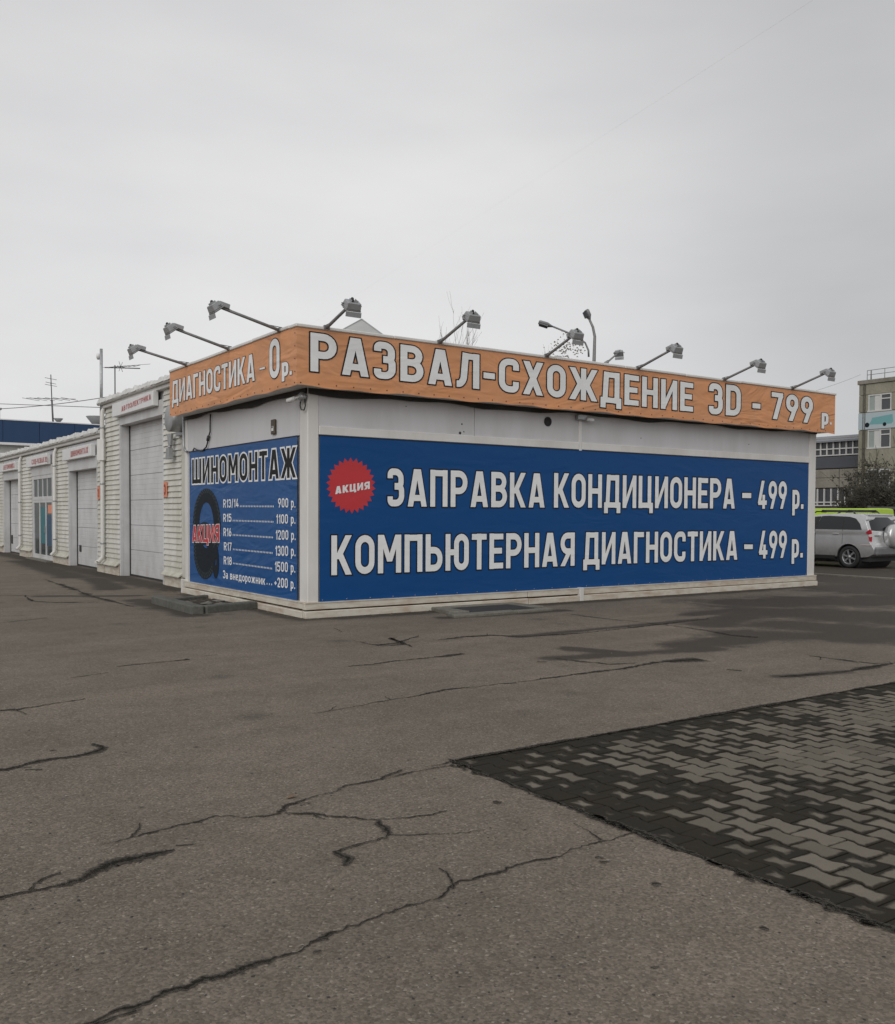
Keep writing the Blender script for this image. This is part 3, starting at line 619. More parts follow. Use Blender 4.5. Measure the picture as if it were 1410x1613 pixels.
def paver_outline(sc=1.0):
    Lh = PL/2-GAP/2; a = .0085; wide = PP/2+a-GAP/2; nar = PP/2-a-GAP/2; y1, y2 = PL*.155, PL*.345
    right = [(wide, -Lh), (wide, -y2), (nar, -y1), (nar, y1), (wide, y2), (wide, Lh)]; o = right + [(-x, -y) for x, y in right]
    return [(x*sc, y*sc) for x, y in o]
def paver_geo():
    o = paver_outline(); n = len(o); v = [(x, y, -.018) for x, y in o]+[(x, y, -.0035) for x, y in o]
    ins = [(x-math.copysign(.005, x), y-math.copysign(.005, y) if abs(y) > PL*.3 else y) for x, y in o]; v += [(x, y, 0) for x, y in ins]
    v += [(x*.80, y*.84, 0) for x, y in ins]+[(x*.50, y*.60, 0) for x, y in ins]+[(x*.2, y*.25, 0) for x, y in ins]; f = []
    for k in range(5): f += [(k*n+i, k*n+(i+1) % n, (k+1)*n+(i+1) % n, (k+1)*n+i) for i in range(n)]
    f.append(tuple(range(5*n, 6*n))); core = [0]*n+[0]*n+[.10]*n+[.42]*n+[.78]*n+[1.0]*n
    return v, f, core
pv, pf, pc = paver_geo()
pme = bpy.data.meshes.new('paver'); pme.from_pydata(pv, [], pf); pme.materials.append(pav_mat)
at_ = pme.attributes.new('core', 'FLOAT', 'POINT'); at_.data.foreach_set('value', pc); pme.update()
def px_of(p):
    v = Vector(p)-Vector((0, 0, HCAM)); z = v.dot(f_); return PPX+FPX*v.dot(r_)/z, PPY-FPX*v.dot(u_)/z, z
def dryness(x, y):
    d = 0
    for cx, cy, rx, ry, a in ((5.75, 3.72, .80, .42, -.35), (7.3, 4.2, .9, .32, .1), (4.75, 3.9, .4, .2, 0), (4.15, 2.75, .22, .3, 0), (6.9, 4.75, .4, .12, 0), (4.4, 4.15, .2, .12, 0)):
        u, w = x-cx, y-cy; c, s = math.cos(a), math.sin(a); u, w = (u*c+w*s)/rx, (-u*s+w*c)/ry; d = max(d, 1.25-(u*u+w*w)**.5*.55 if (u*u+w*w) < 4 else 0)
    for cx, cy, r in ((5.3, 4.75, .5), (6.1, 4.7, .35), (5.1, 3.15, .4), (4.0, 2.35, .2), (6.6, 3.7, .3)):
        if math.hypot(x-cx, y-cy) < r: d *= .45
    return d
cells = []
for k in range(-1, 56):
    x = PAVX+.035+PP*(k+.5)
    for n_ in range(-20, 14):
        y = 2.35+n_*PL-(PL/2 if k % 2 else 0)
        if y-PL/2 > PAVY-.01: continue
        cells.append((x, y))
def seen(x, y):
    a, b_, z = px_of((x, y, 0)); return z > .5 and -10 < a < 1440 and b_ < 1640
vis = sorted([c for c in cells if seen(*c)], key=lambda c: c[0]**2+c[1]**2)
sing = set(vis[:295]); rest = MB(); rcore = []
for x, y in cells:
    tz = R.uniform(-.0025, .002); rx, ry = R.uniform(-.008, .008), R.uniform(-.008, .008)
    d = dryness(x, y); q_ = R.random(); pq = .40 if x < 4.5 and y > 3.5 else .70; lim = PAVX+.32 if y > 2.6 else PAVX+.16; d = min(1, d*R.uniform(.92, 1.15)) if d > .72 else ((R.uniform(.44, .70) if x < 4.5 and y > 3.5 else R.uniform(.50, .95)) if q_ < pq and x > lim and y < PAVY-.22 else R.uniform(0, .35)); d = max(0, min(1.0, d))
    if (x, y) in sing:
        o = link('paver', pme, bed, (x+R.uniform(-.0012, .0012), y+R.uniform(-.0012, .0012), -.004+tz)); o.rotation_euler = (rx, ry, R.uniform(-.008, .008)); o.color = (d, d, d, 1)
    else:
        rest.add([(a+x, b_+y, c-.004+tz) for a, b_, c in pv], pf); rcore += pc
ro = rest.build('far_pavers', pav_mat, bed, kind='stuff', fix=False); ro.color = (.55, .55, .55, 1)
at_ = ro.data.attributes.new('core', 'FLOAT', 'POINT'); at_.data.foreach_set('value', rcore)
# ------------------------------------------------------------------ the corner pavilion
XW, YW = 6.40, 12.98; XE = pY(1283, 800, YW).x; YE = 18.45
FX, FY = 6.06, 12.65; FXE, FYE = 19.45, 18.33; FZ0, FZ1 = 3.48, 4.34
pav = empty('tyre_shop_pavilion', (XW, YW, 0), 'white flat-roofed corner pavilion carrying the orange and blue price banners', 'building')
B('wall', grey_panel, pav, (XW+.05, XE-.05, YW+.05, YE, .22, 4.2))
B('roof', roof_mat, pav, (FX+.08, FXE-.08, FY+.08, YE, 4.22, 4.30))
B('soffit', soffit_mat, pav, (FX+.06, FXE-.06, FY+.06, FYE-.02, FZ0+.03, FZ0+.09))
XB0 = pY(503, 800, YW).x; XJ = pY(914, 690, YW).x; XB1 = pY(1272, 800, YW).x
# upper wall panels of the long side, with the joint batten between them
XM = pY(748, 670, YW).x
B('wall_panel', grey_panel, pav, (XB0-.02, XM-.004, YW+.006, YW+.05, 2.80, FZ0+.03), bevel=.004)
B('wall_panel', grey_panel, pav, (XM+.004, XJ-.03, YW+.006, YW+.05, 2.80, FZ0+.03), bevel=.004)
B('wall_panel', grey_panel, pav, (XJ+.03, XB1+.03, YW+.006, YW+.05, 2.80, FZ0+.03), bevel=.004)
B('joint_batten', white_paint, pav, (XJ-.035, XJ+.035, YW-.012, YW+.04, 2.78, FZ0+.02), bevel=.004)
B('wall_panel', grey_panel, pav, (XW+.006, XW+.05, YW+.30, YE-.02, 2.80, FZ0+.03), bevel=.004)
B('ledge', white_paint, pav, (XB0-.01, XJ-.04, YW-.018, YW+.02, 2.80, 2.93), (XJ+.04, XB1+.02, YW-.018, YW+.02, 2.80, 2.93), bevel=.006)
# corner post and far post
B('corner_post', white_paint, pav, (XW-.005, XB0-.01, YW-.005, YW+.27, .16, FZ0+.03), bevel=.012)
B('end_post', white_paint, pav, (XB1+.03, XE+.02, YW-.01, YW+.2, .20, FZ0+.03), bevel=.01)
B('end_post', white_paint, pav, (XW-.004, XW+.06, YE-.14, YE, .2, FZ0+.03), bevel=.006)
# skirting: two stepped boards a side, cut into lengths
def skirt(ax, segs, c, zt):
    for i, (a, b_) in enumerate(segs):
        for z0, z1, pr in ((.122, zt, .045), (-.02, .100, .078)):
            dz = R.uniform(-.006, .006)
            if ax == 'X': o = B('skirting_board', skirt_mat, pav, (a, b_, c-pr, c+.04, z0+dz, z1+dz), bevel=.008)
            else: o = B('skirting_board', skirt_mat, pav, (c-pr, c+.04, a, b_, z0+dz, z1+dz), bevel=.008)
skirt('X', [(XW-.07, XW+4.3), (XW+4.31, XJ-.05), (XJ+.06, XE+.06)], YW, .235)
skirt('Y', [(YW+.05, YW+2.6), (YW+2.61, YE-.05)], XW, .235)
B('skirting_clip', white_paint, pav, (XJ-.045, XJ+.05, YW-.09, YW, -.02, .245), bevel=.005)
B('skirting_clip', white_paint, pav, (XW-.085, XW+.03, YE-.045, YE+.02, -.02, .27), bevel=.005)
B('skirting_ledge', skirt_mat, pav, (XW-.06, XE+.05, YW-.055, YW+.02, .222, .238), (XW-.055, XW+.02, YW+.05, YE-.05, .222, .238))
# dark sagging strip added to stand for the shaded gap under the soffit
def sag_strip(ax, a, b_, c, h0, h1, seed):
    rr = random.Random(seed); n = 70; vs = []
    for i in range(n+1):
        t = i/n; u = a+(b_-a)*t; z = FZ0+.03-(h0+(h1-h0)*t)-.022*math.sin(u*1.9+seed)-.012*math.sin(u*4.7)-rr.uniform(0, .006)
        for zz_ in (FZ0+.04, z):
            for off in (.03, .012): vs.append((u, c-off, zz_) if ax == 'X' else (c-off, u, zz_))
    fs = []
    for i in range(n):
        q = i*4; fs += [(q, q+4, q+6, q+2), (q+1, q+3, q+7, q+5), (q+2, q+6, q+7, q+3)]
    m = MB(); m.add(vs, fs); m.build('soffit_shade_strip', shade_strip_mat, pav)
shade_strip_mat = mat('soffit_shade_black', (.035, .033, .032), .8, dirt=.4, dirtcol=(.08,.075,.07), scale=3)
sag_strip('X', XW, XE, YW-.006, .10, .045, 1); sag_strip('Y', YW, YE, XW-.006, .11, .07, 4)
for (x_, y_, r_q) in ((728, 668, .016), (725, 682, .028), (731, 680, .012), (640, 640, .010), (1010, 690, .01), (1180, 700, .012)):
    q = pY(x_, y_, YW); m = MB(); m.lathe((q.x, YW+.008, q.z), (0, -1, 0), [(r_q, 0), (r_q*.8, .008), (0, .01)], 7); m.build('screw_remnant', dark_mat, pav)
# vent hole, conduit
b = MB(); vp = pY(863, 664, YW); b.lathe((vp.x, YW+.01, vp.z), (0, -1, 0), [(.075, 0), (.085, .004), (.085, .02), (.062, .02), (.060, .005), (0, .004)], 20); b.build('vent_hole', dark_mat, pav)
b = MB(); cd = pX(291.5, 700, XW); b.tube([(XW-.03, cd.y, FZ0+.03), (XW-.03, cd.y, 2.95), (XW-.03, cd.y-.05, 2.84), (XW-.03, cd.y-.2, 2.80)], .022, 8); b.build('conduit', zinc, pav)

# ---- fascia box of the pavilion
B('fascia_box', white_paint, pav, (FX+.012, FXE-.012, FY+.012, FY+.3, FZ0+.012, FZ1-.02), (FX+.012, FX+.3, FY+.3, FYE-.01, FZ0+.012, FZ1-.02), (FXE-.3, FXE-.012, FY+.3, YE, FZ0+.012, FZ1-.02))
cap = MB()
def wavy_cap(ax, a, b_, c, z, n):
    for i in range(n):
        u0_, u1_ = a+(b_-a)*i/n, a+(b_-a)*(i+1)/n-.006; dz = R.uniform(-.004, .006)
        if ax == 'X': cap.box(u0_, u1_, c-.025, c+.22, z+dz, z+.05+dz)
        else: cap.box(c-.025, c+.22, u0_, u1_, z+dz, z+.05+dz)
wavy_cap('X', FX-.025, FXE+.03, FY, FZ1-.012, 8); wavy_cap('Y', FY+.23, FYE, FX, FZ1-.012, 4)
cap.build('fascia_cap', white_paint, pav, bevel=.01)

def banner_sheet(wall, parent, m, u0_, u1_, z0, z1, off, name='sheet', sag=.0, droop=.0, nx=60, nz=8, seed=1, hang=None):
    """a printed sheet as a real, slightly sagging surface; edges ripple a little between its rivets"""
    rr = random.Random(seed); ph = [rr.uniform(0, 6.28) for _ in range(6)]; vs = []; L_ = u1_-u0_
    for j in range(nz+1):
        for i in range(nx+1):
            a = i/nx; c = j/nz; u = u0_+L_*a; e = (1-c)
            z = z0+(z1-z0)*c + droop*(math.sin(a*L_*3.1+ph[0])*.5+math.sin(a*L_*7.3+ph[1])*.5)*(1-c)**3 - (droop*.6 if c == 0 else 0)
            d = off + sag*math.sin(math.pi*c)*(.5+.5*math.sin(a*L_*1.3+ph[2]))*math.sin(math.pi*a)**.3*0
            vs.append(wall.P(u, z, d))
    fs = [(j*(nx+1)+i, j*(nx+1)+i+1, (j+1)*(nx+1)+i+1, (j+1)*(nx+1)+i) for j in range(nz) for i in range(nx)]
    b = MB(); b.add(vs, fs, True); o = b.build(name, m, parent, fix=False)
    want = Vector((0, -1, 0)) if wall.ax == 'X' else Vector((-1, 0, 0))
    if o.data.polygons[0].normal.dot(want) < 0: o.data.flip_normals()
    return o
def rivets(wall, parent, us, zs, off, m=None, r=.011):
    b = MB(); nrm = (0, -1, 0) if wall.ax == 'X' else (-1, 0, 0)
    for u, z in [(u, z) for u in us for z in zs]: b.lathe(wall.P(u, z, off), nrm, [(r, 0), (r, .003), (r*.4, .006), (0, .006)], 6)
    b.build('rivets', m or dark_mat, parent, kind='stuff')
lin = lambda a, b_, n: [a+(b_-a)*i/(n-1) for i in range(n)]
FA = Wall('X', FY); FB = Wall('Y', FX)
bn = empty('orange_fascia_banner', (FX, FY, FZ0), 'long orange banner round the roof edge advertising wheel alignment 3D for 799', 'banner', 'orange fascia banners')
banner_sheet(FA, bn, orange, FX-.004, FXE, FZ0, FZ1-.012, .004, droop=.018, nx=160, seed=4)
write(FA, bn, 'lettering', [('РАЗВАЛ-СХОЖДЕНИЕ', 488.5, 1091, 584.5, 649, 523.5), ('3D', 1116, 1166, 652, 655.5, 603), ('-', 1184.5, 1197, 658, 659, 612.5), ('799', 1214.5, 1279.5, 659.5, 667, 617), ('р', 1293.5, 1304.5, 669, 669.5, 643, .2)], print_white, print_black, w=.185, o=.034, off=.010, gap=.125)
u, z = FA.px(1308, 669); b = MB(); b.add([FA.P(u+a, z+c, .014) for a, c in ((-.03, 0), (.03, 0), (.03, .05), (-.03, .05))], [(0, 1, 2, 3)]); b.build('full_stop', print_white, bn)
rivets(FA, bn, lin(FX+.06, FXE-.06, 46), (FZ0+.035,), .006)
bn = empty('orange_fascia_banner', (FX, FYE, FZ0), 'short orange banner on the pavilion side facing the yard, diagnostics for 0', 'banner', 'orange fascia banners')
banner_sheet(FB, bn, orange, -FYE, -FY+.004, FZ0, FZ1-.012, .004, droop=.012, nx=70, seed=9)
write(FB, bn, 'lettering', [('ДИАГНОСТИКА', 272, 402.5, 636.5, 599.5, 601), ('-', 410, 418.5, 589, 587, 571), ('0', 425.5, 441.5, 597.5, 594, 536), ('р', 445, 455.5, 594, 591.5, 563, .2), ('.', 457.5, 461, 591, 590, 571, .3)], print_white, print_black, w=.17, o=.026, off=.010, gap=.12)
rivets(FB, bn, lin(-FYE+.06, -FY-.06, 20), (FZ0+.035,), .006)
rivets(FB, bn, (-FY-.05,), lin(FZ0+.2, FZ1-.1, 4), .006)

# ---- blue price banners
WA = Wall('X', YW-.006); WB = Wall('Y', XW-.006)
bb = empty('blue_banner', (XB0, YW, .24), 'wide blue banner on the long wall with a red starburst and two 499 prices', 'banner', 'blue price banners')
banner_sheet(WA, bb, blue, XB0, XB1, .235, 2.79, .004, droop=.004, nx=80, seed=2)
B('edge_strip', dark_mat, bb, (XB0, XJ-.05, YW-.022, YW-.004, 2.788, 2.798), (XJ+.05, XB1, YW-.022, YW-.004, 2.788, 2.798))
write(WA, bb, 'lettering', [('ЗАПРАВКА', 610, 857.5, 797.5, 799.5, 737.5), ('КОНДИЦИОНЕРА', 872, 1157, 799.5, 801, 745), ('–', 1168.5, 1182.5, 801, 801, 752), ('499', 1193, 1238.5, 801.5, 801.5, 757), ('р.', 1247.5, 1265, 801.8, 801.5, 760),
       ('КОМПЬЮТЕРНАЯ', 521.5, 904.5, 906, 891, 843.5), ('ДИАГНОСТИКА', 918.5, 1161, 890, 881.5, 838.5), ('–', 1171.5, 1185, 880, 880, 835), ('499', 1194.5, 1238.5, 880, 878.5, 836), ('р.', 1246.5, 1264, 878.5, 878, 838)],
      print_white, print_black, w=.175, o=.036, off=.009, gap=.115)
cu, cz = WA.px(553, 765); rr_ = WA.px(585, 765)[0]-cu; nsp = 26
star = [(cu+math.cos(2*math.pi*(k+.25)/(2*nsp))*rr_*(1.20 if k % 2 else 1.02), cz+math.sin(2*math.pi*(k+.25)/(2*nsp))*rr_*(1.20 if k % 2 else 1.02)) for k in range(2*nsp)]
WA.sheet('starburst', print_red, bb, star+[(cu, cz)], [(k, (k+1) % (2*nsp), 2*nsp) for k in range(2*nsp)], .008)
write(WA, bb, 'starburst_lettering', [('АКЦИЯ', 527.5, 582, 778.5, 770, 766.5, .22)], print_white, off=.011, gap=.12)
rivets(WA, bb, lin(XB0+.05, XB1-.05, 30), (.265,), .006, zinc, .008)
bs = empty('blue_banner', (XW, YE-.2, .24), 'blue tyre fitting price list banner on the short wall facing the yard', 'banner', 'blue price banners')
SU0, SU1 = WB.px(299, 800)[0], WB.px(468.5, 800)[0]
banner_sheet(WB, bs, blue2, SU0, SU1, .235, 2.79, .004, droop=.006, nx=60, seed=5)
write(WB, bs, 'heading_lettering', [('ШИНОМОНТАЖ', 303.5, 467, 762, 752, 724)], print_black, print_white, w=.175, o=.062, off=.009, gap=.15)
s4 = lambda x, y: (290+x/5.763, 680+y/5.763)
rows = [('R13/14', 360, 500, 690, 686, 615), ('900 р.', 858, 1015, 688, 690, 603), ('R15', 360, 434, 818, 818, 745), ('1100 р.', 840, 1015, 835, 836, 750), ('R16', 362, 434, 948, 952, 872), ('1200 р.', 836, 1017, 980, 984, 893),
        ('R17', 366, 437, 1077, 1082, 1002), ('1300 р.', 832, 1016, 1126, 1131, 1035), ('R18', 364, 437, 1204, 1212, 1130), ('1500 р.', 828, 1014, 1268, 1280, 1178), ('За внедорожник', 358, 742, 1330, 1392, 1257), ('+200 р.', 825, 1013, 1410, 1428, 1322)]
def conv(r_w):
    t_, x0, x1, y0, y1, yt = r_w; a = s4(x0, y0); c = s4(x1, y1); return (t_, a[0], c[0], a[1], c[1], s4(x0, yt)[1])
write(WB, bs, 'price_lettering', [conv(r) for r in rows], print_white, w=.16, off=.009, gap=.13)
dots = MB()
for x0, x1, y0, y1, n in ((515, 815, 684, 686, 22), (450, 812, 814, 826, 27), (450, 808, 944, 968, 27), (452, 804, 1075, 1109, 27), (452, 800, 1202, 1250, 27), (758, 800, 1388, 1394, 3)):
    for k in range(n):
        a = WB.px(*s4(x0+(x1-x0)*k/(n-1), y0+(y1-y0)*k/(n-1))); s_ = .014
        dots.add([WB.P(a[0]+i, a[1]+j, .009) for i, j in ((-s_, 0), (s_, 0), (s_, 2*s_), (-s_, 2*s_))], [(0, 1, 2, 3)])
dots.build('leader_dots', print_white, bs, kind='stuff', fix=False)
# the printed pair of tyres behind the word
def ellipse_ring(cx, cz_, rx, rz, ix, iz, n=36): 
    o_ = [(cx+math.cos(2*math.pi*k/n)*rx, cz_+math.sin(2*math.pi*k/n)*rz) for k in range(n)]; i_ = [(cx+math.cos(2*math.pi*k/n)*ix, cz_+math.sin(2*math.pi*k/n)*iz) for k in range(n)]
    return o_+i_, [(k, (k+1) % n, n+(k+1) % n, n+k) for k in range(n)]
ta = WB.px(*s4(205, 850)); tb = WB.px(*s4(80, 850)); tt = WB.px(*s4(205, 515)); trx = ta[0]-tb[0]; trz = tt[1]-ta[1]
v, f = ellipse_ring(ta[0], ta[1], trx*.98, trz, trx*.50, trz*.62); WB.sheet('tyre_print', print_dark, bs, v, f, .0065)
def treads(c, rx, rz, ix, iz, n, off):
    b = MB()
    for k in range(n):
        for j, (fa, fb) in enumerate(((.70, .80), (.83, .97))):
            a0 = 2*math.pi*(k+.5*j)/n; a1 = a0+2*math.pi/n*.55; sh = .03
            pt = lambda a, f: (c[0]+math.cos(a)*(ix+(rx-ix)*f), c[1]+math.sin(a)*(iz+(rz-iz)*f))
            b.add([WB.P(*p, off) for p in (pt(a0, fa), pt(a1, fa), pt(a1+sh, fb), pt(a0+sh, fb))], [(0, 1, 2, 3)])
    b.build('tread_print', tread_m, bs, kind='stuff', fix=False)
tread_m = vinyl('printed_tread', (.020, .030, .036), .5, .2, .03)
treads(ta, trx*.98, trz, trx*.50, trz*.62, 44, .0068)
tl = WB.px(*s4(190, 1080)); v, f = ellipse_ring(tl[0], tl[1], trx*.80, trz*.78, trx*.22, trz*.17); WB.sheet('tyre_print', print_dark, bs, v, f, .0075); treads(tl, trx*.80, trz*.78, trx*.22, trz*.17, 40, .0078)
tr_ = WB.px(*s4(290, 1180)); v, f = ellipse_ring(tr_[0], tr_[1], trx*.22, trz*.45, trx*.05, trz*.1); WB.sheet('tyre_print', print_dark, bs, v, f, .0085)
write(WB, bs, 'offer_lettering', [('АКЦИЯ', *[0]*5)] if 0 else [('АКЦИЯ', s4(80, 0)[0], s4(326, 0)[0], s4(0, 1003)[1], s4(0, 1003)[1], s4(0, 852)[1])], print_red, print_white, w=.19, o=.036, off=.011, gap=.1)
B('edge_strip', dark_mat, bs, (XW-.022, XW-.004, -SU1, -SU0, 2.788, 2.80))

# ---- small fittings on the pavilion
sc_ = empty('security_camera', (XW-.05, YW+.02, 3.33), 'small white security camera with a looped cable at the pavilion corner', 'camera', 'security cameras')
b = MB(); b.lathe((XW-.02, YW+.05, 3.36), (-1, 0, 0), [(.0, 0), (.07, 0), (.07, .07), (.045, .10), (0, .10)], 16); b.build('base', zinc, sc_)
b = MB(); b.tube([(XW-.10, YW+.05, 3.36), (XW-.17, YW+.16, 3.33)], .016, 6); b.lathe((XW-.15, YW+.12, 3.34), (-.35, .9, -.2), [(0, 0), (.034, 0), (.036, .16), (.028, .165), (0, .165)], 14); b.build('body', sign_white, sc_)
b = MB(); b.tube([(XW-.05, YW+.12, 3.34), (XW-.06, YW+.14, 3.24), (XW-.06, YW+.10, 3.17), (XW-.05, YW+.02, 3.16), (XW-.05, YW-.02, 3.22), (XW-.05, YW-.0, 3.33)], .010, 6); b.build('cable', cable_mat, sc_)
s2p = pY(914, 658, YW); sc2 = empty('security_camera', (s2p.x, YW-.03, 3.38), 'small security camera over the panel joint under the long orange banner', 'camera', 'security cameras')
b = MB(); b.box(s2p.x-.12, s2p.x+.10, YW-.09, YW, 3.34, 3.44); b.build('base', zinc, sc2, bevel=.01)
b = MB(); b.lathe((s2p.x+.08, YW-.10, 3.36), (.95, -.3, -.15), [(0, 0), (.03, 0), (.035, .13), (.02, .14), (0, .14)], 12); b.build('body', sign_white, sc2)
ip = pX(432.5, 672.5, XW); w_ = empty('alarm_box', (XW, ip.y, ip.z), 'small brown alarm box above the tyre price list', 'box')
B('housing', mat('brown_plastic', (.07, .05, .03), .5), w_, (XW-.035, XW, ip.y-.075, ip.y+.075, ip.z-.12, ip.z+.12), bevel=.008)
B('window', sign_white, w_, (XW-.042, XW-.035, ip.y-.04, ip.y+.04, ip.z-.07, ip.z+.01), bevel=.004); B('indicator', print_black, w_, (XW-.046, XW-.0425, ip.y-.02, ip.y+.02, ip.z-.02, ip.z+.005))
def wcab(pts, r=.012): return [(XW-.03, pX(x, y, XW-.03).y, pX(x, y, XW-.03).z) for x, y in pts]
b = MB(); b.tube(wcab([(331.5, 652), (331, 668), (331, 680), (328, 690), (327, 697), (325, 704), (319, 710), (311, 709), (306, 706), (304, 710)]), .014, 6); b.tube(wcab([(328.5, 687), (327, 694)]), .03, 6)
tagged_mesh(b.build('loose_cable', cable_mat), 'black cable dangling from the soffit above the tyre price list', 'cable')

# galvanised duct box and bracket lamp on the cream siding beside the pavilion
g = empty('duct_box', (6.55, 19.3, 3.3), 'grey galvanised duct sticking out under the left end of the short orange banner', 'duct')
b = MB(); b.lathe((6.66, 19.25, 3.53), (-1, 0, 0), [(0, 0), (.27, 0), (.27, .32), (.255, .33), (0, .31)], 24); b.build('drum', zinc, g)
B('mount', zinc, g, (6.60, 6.68, 18.9, 19.62, 3.20, 3.34), bevel=.01)
bp_ = pX(270, 704, 6.62); g = empty('wall_lamp', (6.62, bp_.y, bp_.z), 'grey folded metal bracket lamp on the siding above number plate 3', 'lamp')
b = MB(); b.prism([(6.62, bp_.y+.14, bp_.z+.28), (6.62, bp_.y-.14, bp_.z+.28), (6.62, bp_.y-.08, bp_.z+.03), (6.62, bp_.y+.08, bp_.z+.03)], (-.05, 0, 0)); b.build('upper_shade', zinc, g, bevel=.004)
b = MB(); b.prism([(6.62, bp_.y+.08, bp_.z-.03), (6.62, bp_.y-.08, bp_.z-.03), (6.62, bp_.y-.13, bp_.z-.26), (6.62, bp_.y+.13, bp_.z-.26)], (-.09, 0, 0)); b.build('lower_shade', lamp_grey, g, bevel=.004)
b = MB(); b.tube([(6.62, bp_.y, bp_.z), (6.55, bp_.y, bp_.z)], .035, 8); b.build('joint', zinc, g)

# ---- floodlights
def make_flood(base, tip, toward, label, gm=None):
    """arm from the roof edge out to a flood lamp that looks back and down at the banner"""
    base, tip = Vector(base), Vector(tip); g = empty('floodlight', base, label, 'floodlight', 'floodlights on the pavilion roof')
    ax = (tip-base).normalized(); side = ax.cross(Vector((0, 0, 1))).normalized(); back = Vector((-ax.x, -ax.y, 0)).normalized()
    b = MB(); mid_ = base.lerp(tip, .5)+Vector((0, 0, -.012)); b.tube([base-ax*.12-Vector((0, 0, .03)), mid_, tip], [.026, .024, .022], 8); b.build('arm', lamp_arm, g)
    b = MB(); b.obox(base+Vector((0, 0, -.02)), ax, side, (0, 0, 1), .07, .05, .03); b.build('foot', lamp_arm, g, bevel=.004)
    b = MB(); q = tip - ax*.10 + Vector((0, 0, .045)); b.obox(q, ax, side, ax.cross(side), .085, .045, .035); b.build('ballast_box', lamp_grey, g, bevel=.008)
    tilt = (Vector((0, 0, -1))*.80 + back*.60).normalized()       # beam direction
    up2 = tilt.cross(side).normalized(); 
    if up2.dot(back) > 0: up2 = -up2
    c = tip + Vector((0, 0, -.000)) + ax*.06 + tilt*.045
    b = MB(); H1, H2 = .058, .086                                    # lamp body widens towards the glass
    r1 = [c + side*sx*.108 + up2*sy*H1*1.1 - tilt*.06 for sx, sy in ((-1,-1),(1,-1),(1,1),(-1,1))]
    r2 = [c + side*sx*.120 + up2*sy*H2 + tilt*.035 for sx, sy in ((-1,-1),(1,-1),(1,1),(-1,1))]
    r3 = [c + side*sx*.127 + up2*sy*(H2+.005) + tilt*.055 for sx, sy in ((-1,-1),(1,-1),(1,1),(-1,1))]
    b.add(r1+r2, [(3,2,1,0)]+[(i, (i+1) % 4, 4+(i+1) % 4, 4+i) for i in range(4)]+[(4, 5, 6, 7)]); b.build('housing', lamp_grey, g, bevel=.008)
    b = MB(); b.add([p-tilt*.001 for p in r2]+r3, [(3,2,1,0)]+[(i, (i+1) % 4, 4+(i+1) % 4, 4+i) for i in range(4)]+[(4, 5, 6, 7)]); b.build('rim', lamp_arm, g, bevel=.004)
    b = MB(); b.obox(c+tilt*.058, side, up2, tilt, .112, .078, .003); b.build('glass', gm or mat_glass, g)
    b = MB()
    for k in (-1, 0, 1): b.obox(c-tilt*.07+side*k*.045, side, up2, tilt, .005, .04, .016)
    b.build('cooling_fins', lamp_grey, g)
    b = MB(); b.prism([c+tilt*.055+up2*.10+side*.125, c+tilt*.055+up2*.10-side*.125, c+tilt*.12+up2*.130-side*.125, c+tilt*.12+up2*.130+side*.125], up2*.006); b.build('visor', lamp_grey, g)
    b = MB()
    for s_ in (-1, 1): b.tube([tip+side*s_*.02, tip+side*s_*.150, c+side*s_*.150], .009, 5)
    b.build('yoke', lamp_arm, g)
    b = MB(); b.lathe(c-tilt*.07+side*.02, (0, 0, 1), [(0, -.02), (.024, -.02), (.024, .03), (.012, .045), (0, .045)], 8); b.build('cable_gland', rubber, g)
    b = MB(); b.tube([tip+Vector((0, 0, .05)), tip.lerp(base, .25)+Vector((0, 0, .005)), tip.lerp(base, .6)-Vector((0, 0, .03)), base+Vector((0, 0, .03))], .006, 5); b.build('cable', cable_mat, g)
    return g
mat_glass = mat('lamp_glass', (.06, .065, .07), .15)
long_l = ['first floodlight right of the corner, above the letter P of the long orange banner', 'second floodlight from the corner on the long roof edge, above the letters А and Л', 'third floodlight from the corner, in front of the twin street lamp',
          'fourth floodlight from the corner on the long roof edge, standing clear against the sky', 'second floodlight from the right end, above the number 799', 'floodlight nearest the right end of the long orange banner']
for (bx, by), (hx, hy), lb in zip([(512, 514), (690, 540), (858, 560), (1002, 580), (1138, 597), (1245, 612)], [(553, 479), (742, 498), (906, 526), (1063, 548), (1195, 572), (1305, 586)], long_l):
    bpt = pY(bx, by, FY+.03); d = ray(hx, hy); t = pX(hx, hy, bpt.x); make_flood((bpt.x, FY+.03, FZ1+.03), (bpt.x, t.y, t.z), None, lb)
for (bx, by), (hx, hy), lb in zip([(445, 517), (365, 547), (298, 572)], [(342, 482), (271, 516), (213, 549)],
        ['floodlight nearest the corner on the short roof edge, reaching left', 'middle floodlight of the three above the short orange banner', 'leftmost and smallest floodlight, at the far end of the short orange banner']):
    bpt = pX(bx, by, FX+.03); t = pY(hx, hy, bpt.y); make_flood((FX+.03, bpt.y, FZ1+.03), (t.x, bpt.y, t.z), None, lb)
# two lamps on the far roof edge, seen over the roof
t = pY(905, 566, 18.6); make_flood((t.x-.1, 18.4, t.z-.35), (t.x+.05, 19.3, t.z+.12), None, 'pale floodlight peeping over the roof below the twin street lamp', mat('pale_lamp_glass', (.40, .47, .55), .3))
t = pY(985, 556, 18.6); make_flood((t.x-1.0, 18.3, t.z-.38), (t.x+.05, 18.9, t.z+.06), None, 'low floodlight lying along the roof edge right of the twin street lamp', mat('grey_lamp_glass', (.30, .31, .32), .3))
